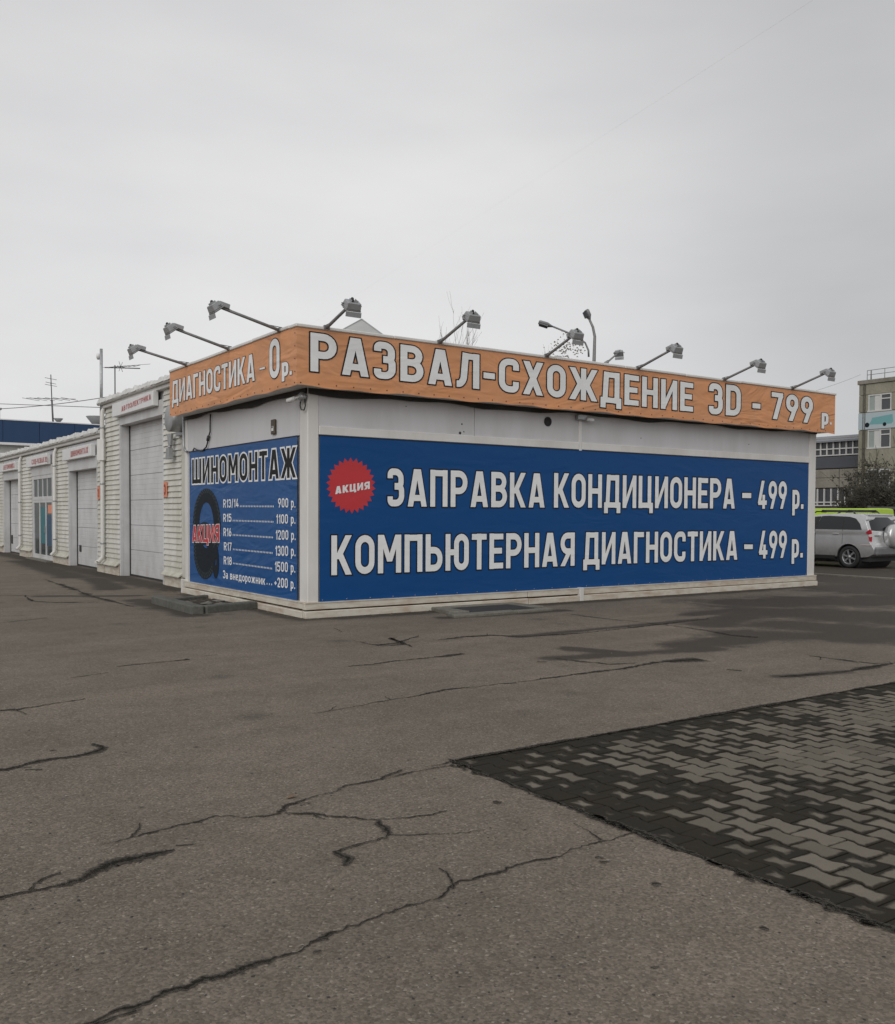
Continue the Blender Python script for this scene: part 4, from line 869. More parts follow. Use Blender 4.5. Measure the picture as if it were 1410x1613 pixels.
# ------------------------------------------------------------------ garage row (runs away along the yard)
GXW = 6.72
WG = Wall('Y', GXW)
def gy(x, y=800): return pX(x, y, GXW).y
BH = .125
def board_mesh(L_, nm='siding_board'):
    # one lapped board: its foot stands proud, its head tucks in
    b = MB(); b.add([(.03, 0, 0), (-.004, 0, BH+.004), (.03, 0, BH+.004), (-.034, 0, .008), (-.034, 0, 0), (.03, L_, 0), (-.004, L_, BH+.004), (.03, L_, BH+.004), (-.034, L_, .008), (-.034, L_, 0)],
          [(0, 4, 3, 1, 2), (5, 7, 6, 8, 9), (4, 9, 8, 3), (3, 8, 6, 1), (0, 5, 9, 4), (1, 6, 7, 2)])
    me = bpy.data.meshes.new(nm); me.from_pydata(b.v, [], b.f)
    bm = bmesh.new(); bm.from_mesh(me); bmesh.ops.recalc_face_normals(bm, faces=bm.faces); bm.to_mesh(me); bm.free(); me.materials.append(siding_mat); return me
def siding(g, ya, yb, z0, z1, x=GXW):
    if ya > yb: ya, yb = yb, ya
    me = board_mesh(yb-ya); n = int(round((z1-z0)/BH)); o_ = ORG[g.name]
    for k in range(n):
        o = link('siding_board', me, g, (x-o_.x+R.uniform(-.002, .002), ya-o_.y, z0+k*BH-o_.z)); o.rotation_euler = (R.uniform(-.0012, .0012), 0, 0)
def door_frame(g, ya, yb, zt, w=.26, zf=.0):
    """ya near (right) edge, yb far (left) edge of the opening"""
    x0 = GXW-.035
    B('door_surround', white_clean, g, (x0, GXW+.04, ya-.06, yb+.06, zt, zt+.34), (x0, GXW+.04, ya-.06, ya, zf, zt), (x0+.001, GXW+.04, yb, yb+.07, zf, zt), bevel=.006)
    B('reveal', white_clean, g, (GXW+.04, GXW+w, yb, yb+.05, zf, zt), (GXW+.04, GXW+w, ya-.05, ya, zf, zt), (GXW+.04, GXW+w, ya, yb, zt, zt+.05))
def sectional_door(g, ya, yb, zt, depth=.22, n=6, window=None):
    x = GXW+depth; d = empty('sectional_door', ORG[g.name]); d.parent = g; d.location = (0, 0, 0)
    hz = (zt-.04)/n
    for k in range(n):
        b = MB(); z0 = .04+k*hz+.004; z1 = .04+(k+1)*hz-.004
        vs = []; prof = [(0, z0), (-.006, z0+.004)]
        for j in range(1, 5): zz_ = z0+(z1-z0)*j/5; prof += [(-.006, zz_-.006), (-.001, zz_), (-.006, zz_+.006)]
        prof += [(-.006, z1-.004), (0, z1), (.03, z1), (.03, z0)]
        b.prism([(x+a, ya, z) for a, z in prof], (0, yb-ya, 0)); b.build('door_panel', white_clean, d)
    B('rubber_seal', rubber, d, (x-.01, x+.03, ya, yb, -.005, .045)); B('side_seal', rubber, d, (x-.03, x-.008, yb-.035, yb, .0, zt)); B('side_seal', rubber, d, (x-.03, x-.008, ya, ya+.02, 0, zt))
    return d
def drip(g, ya, yb, z=.30):
    b = MB(); b.add([(GXW+.0, ya, z+.05), (GXW-.12, ya, z-.055), (GXW-.12, ya, z-.075), (GXW, ya, z-.01), (GXW, yb, z+.05), (GXW-.12, yb, z-.055), (GXW-.12, yb, z-.075), (GXW, yb, z-.01)], [(0,1,5,4),(1,2,6,5),(2,3,7,6),(0,3,2,1),(4,5,6,7),(3,0,4,7)])
    b.build('drip_ledge', siding_mat, g); B('plinth', skirt_mat, g, (GXW-.045, GXW+.05, ya+.02, yb-.02, -.03, z-.01), bevel=.01)
def sign_box(g_label, ya, yb, z0, z1, lines, dep=.17, grp='sign boxes over the garage doors'):
    s = empty('sign_box', (GXW, ya, z0), g_label, 'sign', grp)
    B('casing', sign_white, s, (GXW-dep, GXW-.04, ya, yb, z0, z1), bevel=.012)
    wl = Wall('Y', GXW-dep); write(wl, s, 'lettering', lines, red_letters, w=.2, off=.004, gap=.14); return s
num_red = mat('dark_red_number', (.22, .012, .012), .5)
def plate(y, z, ch, label, h=.34, w=.20):
    p = empty('number_plate', (GXW-.03, y, z), label, 'plate', 'orange door number plates')
    B('plate', plate_orange, p, (GXW-.062, GXW-.040, y-w, y+w*.0+.0, z, z+h), bevel=.004)
    ps, W_ = layout(ch, .24, 0); sx = w*.5/W_; wl = Wall('Y', GXW-.062); v, f = union([[(-y+w*.25+q[0]*sx, z+h*.16+q[1]*h*.68) for q in P] for P in ps]); wl.sheet('number', num_red, p, v, f, .003)
def downpipe(g, y, ztop, zbot=.25, r=.05, m=None):
    b = MB(); b.tube([(GXW-.02, y+.02, ztop), (GXW-.10, y, ztop-.18), (GXW-.11, y, ztop-.4), (GXW-.11, y, zbot+.25), (GXW-.12, y, zbot+.12), (GXW-.24, y-.03, zbot)], r, 10, cap=False); b.build('downpipe', m or white_paint, g)
    for z in (ztop-.6, (ztop+zbot)/2, zbot+.5): b = MB(); b.tube([(GXW-.11, y, z-.02), (GXW-.11, y, z+.02)], r+.008, 10); b.build('pipe_bracket', zinc, g)
def eaves(g, ya, yb, z, n):
    """gutter board with crumpled flashing laid over it"""
    B('fascia_board', white_paint, g, (GXW-.10, GXW+.1, ya, yb, z-.16, z), bevel=.008)
    b = MB(); b.tube([(GXW-.14, ya, z-.03), (GXW-.14, yb, z-.03)], .05, 8); b.build('gutter', white_paint, g)
    m = int((yb-ya)/.12); vs = []
    for i in range(m+1):
        y = ya+(yb-ya)*i/m; w = R.uniform(-.035, .035); 
        vs += [(GXW-.20+w*.5, y, z-.03+w*.6), (GXW-.16, y, z+.05+R.uniform(-.02, .07)), (GXW+.25, y, z+.08+R.uniform(-.005, .02))]
    b = MB(); b.add(vs, [q for i in range(m) for q in ((i*3, i*3+1, i*3+4, i*3+3), (i*3+1, i*3+2, i*3+5, i*3+4))]); b.build('flashing', flash_mat, g)

tg = empty('tall_garage', (GXW, gy(297), 0), 'tall cream garage with a high white roller gate between the pavilion and the low row', 'garage', 'garages behind the pavilion')
TY0, TY1 = YE+.02, 25.5; d0, d1 = 20.75, 24.05; TZ = 3.76
B('wall', grey_panel, tg, (GXW+.35, GXW+9, TY0, TY1, 0, 4.38), (GXW+.05, GXW+.35, TY0, d0-.1, 0, 4.38), (GXW+.05, GXW+.35, d1+.1, TY1, 0, 4.38), (GXW+.05, GXW+.35, d0-.1, d1+.1, TZ+.1, 4.38))
B('roof', roof_mat, tg, (GXW+.0, GXW+9.1, TY0, TY1+.03, 4.38, 4.42))
siding(tg, TY0+1.06, d0-.06, .30, 4.30); siding(tg, d1+.09, TY1-.02, .30, 4.30); 
B('corner_trim', siding_mat, tg, (GXW-.03, GXW+.06, TY0+.02, TY0+1.05, .22, 4.32), bevel=.01)
B('corner_bead', siding_mat, tg, (GXW-.055, GXW-.031, TY0+.40, TY0+.46, .2, 3.46), (GXW-.055, GXW-.031, TY0+.62, TY0+.68, .2, 4.3), bevel=.008)
door_frame(tg, d0, d1, TZ); sectional_door(tg, d0, d1, TZ)
drip(tg, TY0+1.0, d0-.1); drip(tg, d1+.15, TY1)
eaves(tg, TY0, TY1+.15, 4.46, 1)
sign_box('white sign box reading АВТОЭЛЕКТРИКА over the tall garage gate', 20.98, 24.25, 3.97, 4.30, [('АВТОЭЛЕКТРИКА', 191.5, 238, 648.5, 629, 640.5)])
plate(20.60, 1.93, '3', 'orange plate with a red 3 on the siding right of the tall gate')
lg = empty('low_garage_row', (GXW, TY1, 0), 'low cream garage row with three doorways running away to the left', 'garage', 'garages behind the pavilion')
LY0, LY1 = TY1+.07, 62.
LZ = 3.68; opens = [(26.30, 29.45, 2.80), (31.62, 34.75, 2.80), (37.0, 40.1, 2.80), (44.5, 47.6, 2.80), (52, 55, 2.8)]
wb = MB(); wb.box(GXW+.35, GXW+8, LY0, LY1, 0, 3.6); last = LY0
for a, b_, z in opens: wb.box(GXW+.05, GXW+.35, last, a-.06, 0, 3.6); wb.box(GXW+.05, GXW+.35, a-.06, b_+.06, z+.06, 3.6); last = b_+.06
wb.box(GXW+.05, GXW+.35, last, LY1, 0, 3.6); wb.build('wall', grey_panel, lg)
B('roof', roof_mat, lg, (GXW, GXW+8.1, LY0, LY1, 3.6, 3.64))
pr = [LY0]+[e for a, b_, z in opens for e in (a, b_)]+[LY1]
for i in range(0, len(pr), 2):
    if pr[i] > 50: continue
    a, b_ = pr[i]+(.08 if i else 0), pr[i+1]-.07
    siding(lg, a, b_, .30, 3.55); drip(lg, a-.05, b_+.05)
# strips of siding over the doors are covered by surrounds; plain upper band between surround and eaves
for a, b_, z in opens[:4]:
    B('upper_band', grey_panel, lg, (GXW-.01, GXW+.04, a-.06, b_+.06, z+.34, 3.55), bevel=.004)
for i, (a, b_, z) in enumerate(opens[:4]):
    if i == 1: continue
    door_frame(lg, a, b_, z); d_ = sectional_door(lg, a, b_, z, n=5)
    if i in (0, 2):
        b = MB(); b.obox((GXW+.205, b_-.35 if i == 0 else b_-.30, .52), (0, 1, 0), (0, 0, 1), (1, 0, 0), .10 if i == 0 else .12, .10 if i == 0 else .17, .012); b.build('lock_plate', rubber, d_, bevel=.01)
eaves(lg, LY0, LY1, 3.74, 1)
for x_ in (36.5, 92): downpipe(lg, gy(x_), 3.62)
B('corner_trim', siding_mat, lg, (GXW-.038, GXW+.03, 25.58, 25.80, .35, 3.55), bevel=.008)
downpipe(tg, 25.42, 4.40, .28, .055)
b = MB(); b.tube([(GXW-.11, 25.42, 2.95), (GXW-.11, 25.42, 3.5)], .13, 4, smooth=False); b.build('pipe_sleeve', white_paint, tg)
sign_box('white sign box reading ШИНОМОНТАЖ over gate 2 of the low row', 26.35, 29.65, 3.11, 3.44, [('ШИНОМОНТАЖ', 111.5, 139, 720, 713, 711)])
sign_box('white sign box reading СХОД-РАЗВАЛ 3D over the glass door', 31.78, 35.0, 3.11, 3.46, [('СХОД-РАЗВАЛ 3D', 50, 74, 732, 727.5, 724)])
sign_box('white sign box with small faded letters, farthest one at the left edge', 37.05, 40.25, 3.12, 3.42, [('АВТОМОЙКА', 5.5, 23, 740.5, 737, 733)])
plate(26.13, 1.94, '2', 'orange plate with a red 2 beside gate 2 in the low row')
# glazed shop door
ga, gb, gz = opens[1]
gd = empty('glazed_entrance', (GXW, ga, 0), 'white framed glass entrance with a row of four small panes above, in the low row', 'door')
xf = GXW-.03
pane_m = mat('shop_glass', (.02, .045, .055), .08, dirt=.3, dirtcol=(.05,.08,.09), scale=1.5)
B('door_surround', white_clean, gd, (xf, GXW+.06, ga, ga+.10, 0, gz), (xf, GXW+.06, gb-.22, gb, 0, gz), (xf, GXW+.06, ga+.1, gb-.22, gz-.12, gz), (xf-.01, GXW+.06, ga-.03, gb+.03, gz, gz+.32), (xf, GXW+.06, ga+.1, gb-.22, 1.98, 2.10), (xf, GXW+.06, ga+.1, gb-.22, 0, .10), bevel=.008)
ys = lin(ga+.1, gb-.22, 5)
for k in range(4):
    f_o = B('window', white_clean, gd, (xf+.004, GXW+.05, ys[k], ys[k]+.035, 2.10, gz-.12), (xf+.004, GXW+.05, ys[k+1]-.035, ys[k+1], 2.10, gz-.12)); B('pane', pane_m, f_o, (GXW+.0, GXW+.01, ys[k]+.03, ys[k+1]-.03, 2.09, gz-.11))
yd = lin(ga+.1, gb-.22, 4)
for k in range(3):
    dl = B('door_leaf', white_clean, gd, (xf+.004, GXW+.05, yd[k], yd[k]+.05, .10, 1.98), (xf+.004, GXW+.05, yd[k+1]-.05, yd[k+1], .10, 1.98), (xf+.006, GXW+.05, yd[k]+.05, yd[k+1]-.05, .10, .18), (xf+.006, GXW+.05, yd[k]+.05, yd[k+1]-.05, 1.90, 1.98), bevel=.004)
    B('pane', pane_m, dl, (GXW+.0, GXW+.01, yd[k]+.045, yd[k+1]-.045, .17, 1.91))
    if k == 0:
        B('handle', zinc, dl, (xf-.05, xf-.03, yd[1]-.04, yd[1]-.01, .9, 1.15)); B('notice', plate_orange, dl, (GXW-.006, GXW-.003, yd[0]+.12, yd[1]-.25, 1.55, 1.82))
B('threshold', concrete, gd, (GXW-.25, GXW+.05, ga-.05, gb+.05, -.02, .04))
B('poster', mat('teal_poster', (.03, .16, .19), .5), gd, (GXW-.006, GXW-.002, yd[1]+.07, yd[2]-.07, .55, 1.75))
B('poster', mat('blue_poster', (.03, .08, .14), .5), gd, (GXW-.006, GXW-.002, yd[0]+.07, yd[1]-.07, .5, 1.5))
# stubby concrete ends under the ledges
# ---- pole with a small round lamp at the step between the garages
pp = pX(163, 548, 6.62); g = empty('mast', (6.62, 25.45, 4.3), 'thin grey mast with a small round lamp where the tall garage steps down', 'mast')
b = MB(); b.tube([(6.60, 25.45, 3.9), (6.60, 25.42, 5.85)], .038, 10); b.build('pole', zinc, g)
lp = pX(157, 561.5, 6.6); b = MB(); b.lathe((6.6, lp.y+.0, lp.z-.0), (-.7, .5, 0), [(0, -.03), (.06, -.02), (.085, .02), (.08, .06), (0, .08)], 14); b.build('lamp', sign_white, g)
b = MB(); b.tube([(6.6, 25.42, lp.z), (6.6, lp.y, lp.z)], .015, 6); b.build('bracket', zinc, g)
ant_m = mat('antenna_metal', (.13, .13, .13), .5, metal=.3)
ap = pX(181, 578, 7.6); g = empty('antenna', (7.6, ap.y, 4.4), 'small spiky television antenna on the tall garage roof right of the mast', 'antenna', 'television antennas')
b = MB(); b.tube([(7.6, ap.y, 4.4), (7.6, ap.y, ap.z+.05)], .018, 6); b.build('mast', ant_m, g)
b = MB(); c = Vector((7.6, ap.y, ap.z)); dr = Vector((.75, -1.0, 0)).normalized(); sd = Vector((0, 0, 1)).cross(dr)
b.tube([c-dr*.35, c+dr*.85-Vector((0, 0, .08))], .016, 5)
for k in range(6): q = c+dr*(-.1+k*.17); hh = .16; b.tube([q-sd*hh-Vector((0, 0, hh*.3)), q+sd*hh+Vector((0, 0, hh*.3))], .008, 4)
for a in range(6): t_ = a*math.pi/3; b.tube([c+dr*.2, c+dr*.2+sd*math.cos(t_)*.16+Vector((0, 0, math.sin(t_)*.16))], .008, 4)
b.tube([c-dr*.5, c+dr*1.2+Vector((0, 0, .03))], .005, 4); b.build('elements', ant_m, g)

# ---- kerb pit by the short wall
g = empty('kerb_pit', (5.8, 15.7, 0), 'dark kerbstone frame round a sunken pit beside the tyre price list', 'pit', 'pits at the foot of the pavilion')
A0, A1, A2, A3 = Vector((5.22, 16.55, 0)), Vector((5.20, 14.50, 0)), Vector((6.30, 14.78, 0)), Vector((6.33, 17.05, 0))
def kerb(p, q, w, h, z0=-.03):
    d = (q-p).normalized(); n = Vector((-d.y, d.x, 0)); c = (p+q)/2; b = MB(); b.obox((c.x, c.y, (h+z0)/2), d, n, (0, 0, 1), (q-p).length/2-.004, w/2, (h-z0)/2); return b
def kbuild(p, q, w, h, m, **k): o = kerb(p, q, w, h).build('kerbstone', m, g, bevel=.02, segs=2); return o
kbuild(A0, A0.lerp(A1, .48), .20, .13, concrete_d); kbuild(A0.lerp(A1, .49), A1+Vector((0, -.09, 0)), .20, .13, concrete_d)
kbuild(A1+Vector((.11, 0, 0)), A2, .20, .12, concrete_d); kbuild(A0+Vector((.1, .0, 0)), A3, .14, .06, concrete_d)
B('cover_plate', dark_mat, g, (5.32, 6.31, 14.65, 16.5, -.005, .010)); 
b = MB()
for k in range(6): b.obox((5.45+k*.15, 15.6, .03), (0, 1, 0), (1, 0, 0), (0, 0, 1), .8, .018, .015)
b.build('grate', mat('rusty_grate', (.06, .05, .04), .7), g)
b = MB()
for (x, y, s) in ((5.75, 15.55, .12), (5.95, 15.35, .16), (5.55, 15.9, .1), (6.1, 15.9, .13), (5.85, 15.7, .08)): b.add([(x+math.cos(a)*s*R.uniform(.7, 1.2), y+math.sin(a)*s*R.uniform(.7, 1.2), .047) for a in [i*1.05 for i in range(6)]]+[(x, y, .075)], [(i, (i+1) % 6, 6) for i in range(6)])
b.build('rubble', concrete, g, kind='stuff')
g = empty('drain_slab', (9.3, 12.3, 0), 'weathered concrete slab with a sunken black opening at the foot of the long wall', 'pit', 'pits at the foot of the pavilion')
def slab_piece(pts, h): b = MB(); b.prism([(x, y, -.02) for x, y in pts], (0, 0, h)); o = b.build('slab_piece', concrete, g, bevel=.015, segs=2); return o
slab_piece([(8.42, 12.20), (8.30, 11.80), (8.95, 11.76), (9.55, 11.80), (9.56, 12.00), (8.62, 12.02)], .065); slab_piece([(9.56, 11.80), (10.36, 11.86), (10.36, 12.05), (9.57, 12.00)], .058)
slab_piece([(8.50, 12.21), (8.63, 12.07), (8.80, 12.07), (8.80, 12.9), (8.62, 12.93)], .08); slab_piece([(10.05, 12.05), (10.35, 12.06), (10.30, 12.88), (10.07, 12.88)], .08); slab_piece([(8.81, 12.70), (10.06, 12.70), (10.06, 12.91), (8.81, 12.91)], .08)
B('opening', dark_mat, g, (8.79, 10.06, 11.99, 12.71, -.02, .050))

# ------------------------------------------------------------------ beyond the yard, left
navy = mat('navy_sheet_cladding', (.012, .045, .115), .5, dirt=.3, dirtcol=(.03,.07,.13), scale=1, stretch=(3,1,.3))
far_white = mat('far_white_render', (.50, .50, .47), .7, dirt=.3, scale=.8)
g = empty('blue_roofed_hall', (10, 60, 0), 'white hall with a deep navy blue roof band beyond the garage row', 'building')
B('wall', far_white, g, (-8, 30, 60.3, 75, 0, 5.6)); 
for k in range(19): B('roof_sheet', navy, g, (-8+k*2, -6.02+k*2, 60, 60.3, 5.64, 6.94))
B('trim', sign_white, g, (-8, 30, 59.94, 60.05, 5.50, 5.64), (-8, 30, 59.97, 60.4, 6.94, 7.0)); B('roof', roof_mat, g, (-8, 30, 60.3, 75, 6.8, 6.92))
b = MB(); b.tube([(4+k*.6, 59.9, 5.3-.012*(k-7)**2-.25) for k in range(18)], .06, 6); b.build('canopy_edge', sign_white, g)
g = empty('roof_cabin', (8, 62, 6.9), 'grey cabin on the navy roof at the left edge of the picture', 'cabin')
B('wall', far_white, g, (7.4, 10.02, 61, 63, 6.9, 7.62), bevel=.02); B('roof', roof_mat, g, (7.3, 10.1, 60.9, 63.1, 7.62, 7.72)); B('window', dark_mat, g, (9.3, 9.85, 60.96, 61.0, 7.0, 7.45))
for (px_, py_, s_, lb) in ((152, 656, .62, 'larger dark funnel-shaped vent on the navy roof'), (92, 659, .27, 'smaller dark funnel-shaped vent on the navy roof beside the tall antenna')):
    p = pY(px_, py_, 61); g = empty('roof_vent', (p.x, 61, 6.9), lb, 'vent', 'vents on the navy roof')
    b = MB(); b.lathe((p.x, 61, p.z), (0, 0, -1), [(0, 0), (s_, .0), (s_, .03), (s_*.15, s_*1.15), (0, s_*1.15)], 14); b.build('cowl', lamp_grey, g); b = MB(); b.tube([(p.x, 61, 6.8), (p.x, 61, p.z-s_)], s_*.16, 8); b.build('stem', lamp_grey, g)
top = pY(80, 590, 61); g = empty('antenna', (top.x, 61, 6.9), 'tall antenna mast with wide cross elements on the navy roof', 'antenna', 'television antennas')
b = MB(); b.tube([(top.x+.12, 61, 6.8), (top.x+.05, 61, 8.4)], .055, 6); b.tube([(top.x+.05, 61, 8.4), (top.x, 61, top.z)], .03, 6); b.build('mast', ant_m, g)
b = MB()
for z_, hw in ((8.38, .02), (9.28, .4), (9.42, .36), (9.68, .4)): b.tube([(top.x-hw, 61-.3, z_), (top.x+hw, 61+.3, z_)], .014, 4)
b.tube([(top.x-.1, 60.4, 9.42), (top.x+.1, 61.6, 9.42)], .014, 4)
for k in range(6): q = -.9+k*.36; b.tube([(top.x+q-.55, 61-q*1.1, 8.50-q*.02), (top.x+q+.55, 61-q*1.1+.5, 8.44-q*.02)], .012, 4)
b.tube([(top.x-1.2, 62, 8.52), (top.x+1.2, 60, 8.44)], .016, 4); b.build('elements', ant_m, g)

def cable(name, a, b_, sag, r, label, m=cable_mat, n=24):
    a, b_ = Vector(a), Vector(b_); t = MB(); t.tube([a.lerp(b_, i/n)-Vector((0, 0, sag*4*(i/n)*(1-i/n))) for i in range(n+1)], r, 4); return tagged_mesh(t.build(name, m), label, 'cable', 'overhead cables')
wirem = mat('aerial_cable', (.16, .16, .16), .6)
q = pX(182, 623, 7.6); p0 = pY(-250, 626, 45); cable('overhead_cable', p0, (7.6, q.y, q.z), .45, .011, 'upper overhead cable running left from the small antenna', wirem)
q = pX(164, 642, 6.7); p0 = pY(-250, 627, 45); cable('overhead_cable', p0, (6.7, q.y, q.z), .0, .009, 'lower overhead cable running left from the garage step', wirem)
cable('overhead_cable', pY(1420, -90, 14), pY(420, 556, 150), .0, .0018, 'very thin cable crossing the upper right of the sky', mat('thin_grey_wire', (.6, .6, .6), .7))
cable('overhead_cable', pX(1356, 590, 60), pX(1180, 640, 40), .2, .010, 'thin cable running from the panel building towards the pavilion roof', mat('pale_wire', (.35, .35, .35), .7))

# ------------------------------------------------------------------ behind the roof: tent peak, street lamp, bare trees
pk = pY(570, 503, 34); g = empty('tent_roof', (pk.x, 34, 6), 'grey pyramid roof rising behind the orange banner near the corner', 'roof')
tentm = mat('grey_membrane', (.40, .41, .40), .6, dirt=.3, scale=.7)
hs, hb = 5.4, pk.z-3.1; b = MB(); c4 = [(pk.x-hs, 34-hs*.2), (pk.x+hs*.1, 34-hs), (pk.x+hs*1.1, 34+hs*.1), (pk.x+hs*.1, 34+hs)]
b.add([(x, y, hb) for x, y in c4]+[(pk.x, 34, pk.z)], [(0, 1, 4), (1, 2, 4), (2, 3, 4), (3, 0, 4)]); b.build('membrane', tentm, g)
B('wall', far_white, g, (pk.x-3.4, pk.x+3.8, 31.5, 37, 0, hb)); b = MB(); v0 = Vector((pk.x, 34, pk.z)); v1 = Vector((*c4[2], hb)); v2 = Vector((*c4[1], hb))
mm = (v0*.52+v1*.38+v2*.10); nn = (v1-v0).cross(v2-v0).normalized(); nn = nn if nn.z > 0 else -nn
b.prism([mm+nn*.01, mm+(v1-v0)*.14+nn*.01, mm+(v2-v1)*.02+(v1-v0)*.02-Vector((0, 0, .12))+nn*.03], nn*.03); b.build('vent_flap', dark_mat, g)
for k, cc in enumerate(c4): b = MB(); b.tube([(pk.x, 34, pk.z), (*cc, hb)], .035, 5); b.build('ridge', tentm, g)
# street lamp
bs_ = ray(932, 600); t_ = 34/1.0; L0 = Vector((0, 0, HCAM)) + ray(932, 560)*33; 
def at33(x, y, d=33): return Vector((0, 0, HCAM))+ray(x, y)*d
g = empty('street_lamp', (L0.x, L0.y, 0), 'twin street lamp on a curved pole rising behind the long roof', 'lamp')
b = MB(); b.tube([(L0.x, L0.y, 0), (L0.x, L0.y, 4.5), at33(936, 565), at33(937, 530), at33(934, 515), at33(928, 502)], [.09, .075, .06, .05, .045, .04], 8); b.build('pole', lamp_arm, g)
b = MB(); b.tube([at33(927.5, 562, 33.6), at33(927, 552, 33.6), at33(922, 540, 33.6), at33(905, 528, 33.6), at33(870, 514, 33.6)], .035, 6); b.build('arm', lamp_arm, g)
def lamp_head(a, b_, wd):
    a, b_ = Vector(a), Vector(b_); d = (b_-a).normalized(); L_ = (b_-a).length; s = d.cross(Vector((.2, .1, 1))).normalized(); u2 = s.cross(d)
    m = MB(); rings = []
    for t_, w_, h_ in ((0, .25, .3), (.18, .55, .6), (.4, 1, 1), (.9, 1, .9), (1, .8, .6)):
        c = a+d*L_*t_; rings.append([c+s*wd*w_*math.cos(k*math.pi/5)+u2*wd*.55*h_*math.sin(k*math.pi/5) for k in range(10)])
    vs = [p for r in rings for p in r]; fs = [(i*10+k, i*10+(k+1) % 10, (i+1)*10+(k+1) % 10, (i+1)*10+k) for i in range(4) for k in range(10)]+[tuple(range(10))[::-1], tuple(range(40, 50))]
    m.add(vs, fs, True); h = m.build('lamp_head', mat_head, g, bevel=0); m = MB(); m.obox(a+d*L_*.62-u2*wd*.5, d, s, u2, L_*.3, wd*.75, wd*.12); m.build('glass', mat_glass, h)
mat_head = mat('grey_lamp_head', (.22, .225, .23), .5, dirt=.4, dirtcol=(.12,.12,.12), scale=6)
lamp_head(at33(929.5, 504), at33(923, 488.5), .16); lamp_head(at33(871, 514.5, 33.6), at33(848.5, 507.5, 33.6), .15)

def bare_tree(name, base, h, spread, seed, label, m, depth=4, twig=.012, start=.45, grp=None, lean=0):
    rr = random.Random(seed); g = empty(name, base, label, 'tree', grp); base = Vector(base)
    T_ = MB(); C_ = MB()
    def branch(p, d, L_, r, lv, mb):
        pts = [p]; q = p; n = 5; rs = [r]
        for i in range(n):
            d = (d+Vector((rr.uniform(-.12, .12), rr.uniform(-.12, .12), .05))).normalized(); q = q+d*L_/n; pts.append(q); rs.append(max(twig*.6, r*(1-.75*(i+1)/n)))
        mb.tube(pts, rs, 4 if lv else 7, cap=False)
        if lv >= depth: return
        for _ in range((5, 5, 4, 3, 3)[lv]):
            t = rr.uniform(start if lv == 0 else .2, 1); i = min(n-1, int(t*n)); pp_ = pts[i].lerp(pts[i+1], t*n-i)
            a = rr.uniform(0, 6.28); tilt = rr.uniform(.35, .8)*spread; dd = (d*math.cos(tilt)+Vector((math.cos(a), math.sin(a), .3)).normalized()*math.sin(tilt)).normalized()
            branch(pp_, dd, L_*rr.uniform(.35, .6), max(twig, r*.42), lv+1, C_)
    branch(base, Vector((lean, 0, 1)).normalized(), h, h*.013, 0, T_)
    T_.build('trunk', m, g); C_.build('crown', m, g); return g
bark = mat('grey_twigs', (.17, .16, .145), .9)
pale_bark = mat('pale_far_twigs', (.30, .29, .27), .9)
for i, (x_, yt, D_, lb) in enumerate([(662, 500, 62, 'thin bare tree left of the second floodlight, only its tips showing over the roof'), (708, 478, 70, 'taller bare tree behind the arm of the second floodlight'), (726, 505, 60, 'bushy bare tree crown right behind the second floodlight arm'), (772, 525, 66, 'faint bare tree right of the second floodlight'), (893, 535, 56, 'bare tree with a few clinging leaves behind the third floodlight')]):
    p = Vector((0, 0, HCAM))+ray(x_, 560)*D_; tp = Vector((0, 0, HCAM))+ray(x_, yt)*D_
    bare_tree('bare_tree', (p.x, p.y, 0), tp.z*.58, .75, 20+i, lb, pale_bark, depth=3, twig=.010, start=.5, grp='bare trees behind the pavilion')
lm = MB(); p = Vector((0, 0, HCAM))+ray(893, 560)*56
tree_leaf = mat('clinging_leaves', (.15, .13, .09), .8)
for _ in range(170):
    c = Vector((0, 0, HCAM))+ray(893+R.gauss(0, 13), 552+R.gauss(0, 11))*R.uniform(54, 58); s = .07
    a = R.random()*6; lm.add([c+Vector((math.cos(a)*s, math.sin(a)*s, 0)), c+Vector((0, 0, s)), c-Vector((math.cos(a)*s, math.sin(a)*s, .02))], [(0, 1, 2)])
tr5 = [o for o in COL.objects if o.name.startswith('bare_tree')][-1]
lm.build('leaves', tree_leaf, tr5, kind='stuff')

# ------------------------------------------------------------------ beyond the yard, right
BX = 74.
wl_m = mat('yellowish_panel_concrete', (.30, .29, .225), .85, dirt=.85, dirtcol=(.14,.13,.10), scale=.6, stretch=(1,1,.35), grain=.1, bscale=6)
wl2 = mat('grimy_panel_concrete', (.25, .235, .20), .85, dirt=.9, dirtcol=(.12,.11,.09), scale=.7, stretch=(1,1,.5), grain=.1, bscale=6)
wf = mat('far_window_frame', (.55, .55, .54), .5); wg = mat('far_window_glass', (.07, .075, .08), .15); wgl = mat('pale_curtained_glass', (.30, .35, .33), .3, dirt=.3, scale=1); wgd = mat('dark_hall_glass', (.045, .048, .055), .2, dirt=.5, dirtcol=(.09,.09,.10), scale=1)
bc = pX(1353.5, 600, BX); g = empty('panel_building', (BX, bc.y, 0), 'yellowish concrete panel building with white windows at the right edge', 'building')
by1 = bc.y; by0 = by1-16; zr = bc.z
def bz(y, x=1380): return pX(x, y, BX).z
zs_ = [0]+[bz(y) for y in (735, 677, 653.5, 617)]+[zr-.35]
zs_ = sorted(zs_)
B('wall', wl_m, g, (BX+.12, BX+12, by0, by1-.1, 0, zr-.2))
B('parapet', wl2, g, (BX-.1, BX+12.1, by0-.1, by1+.1, zr-.35, zr), bevel=.03)
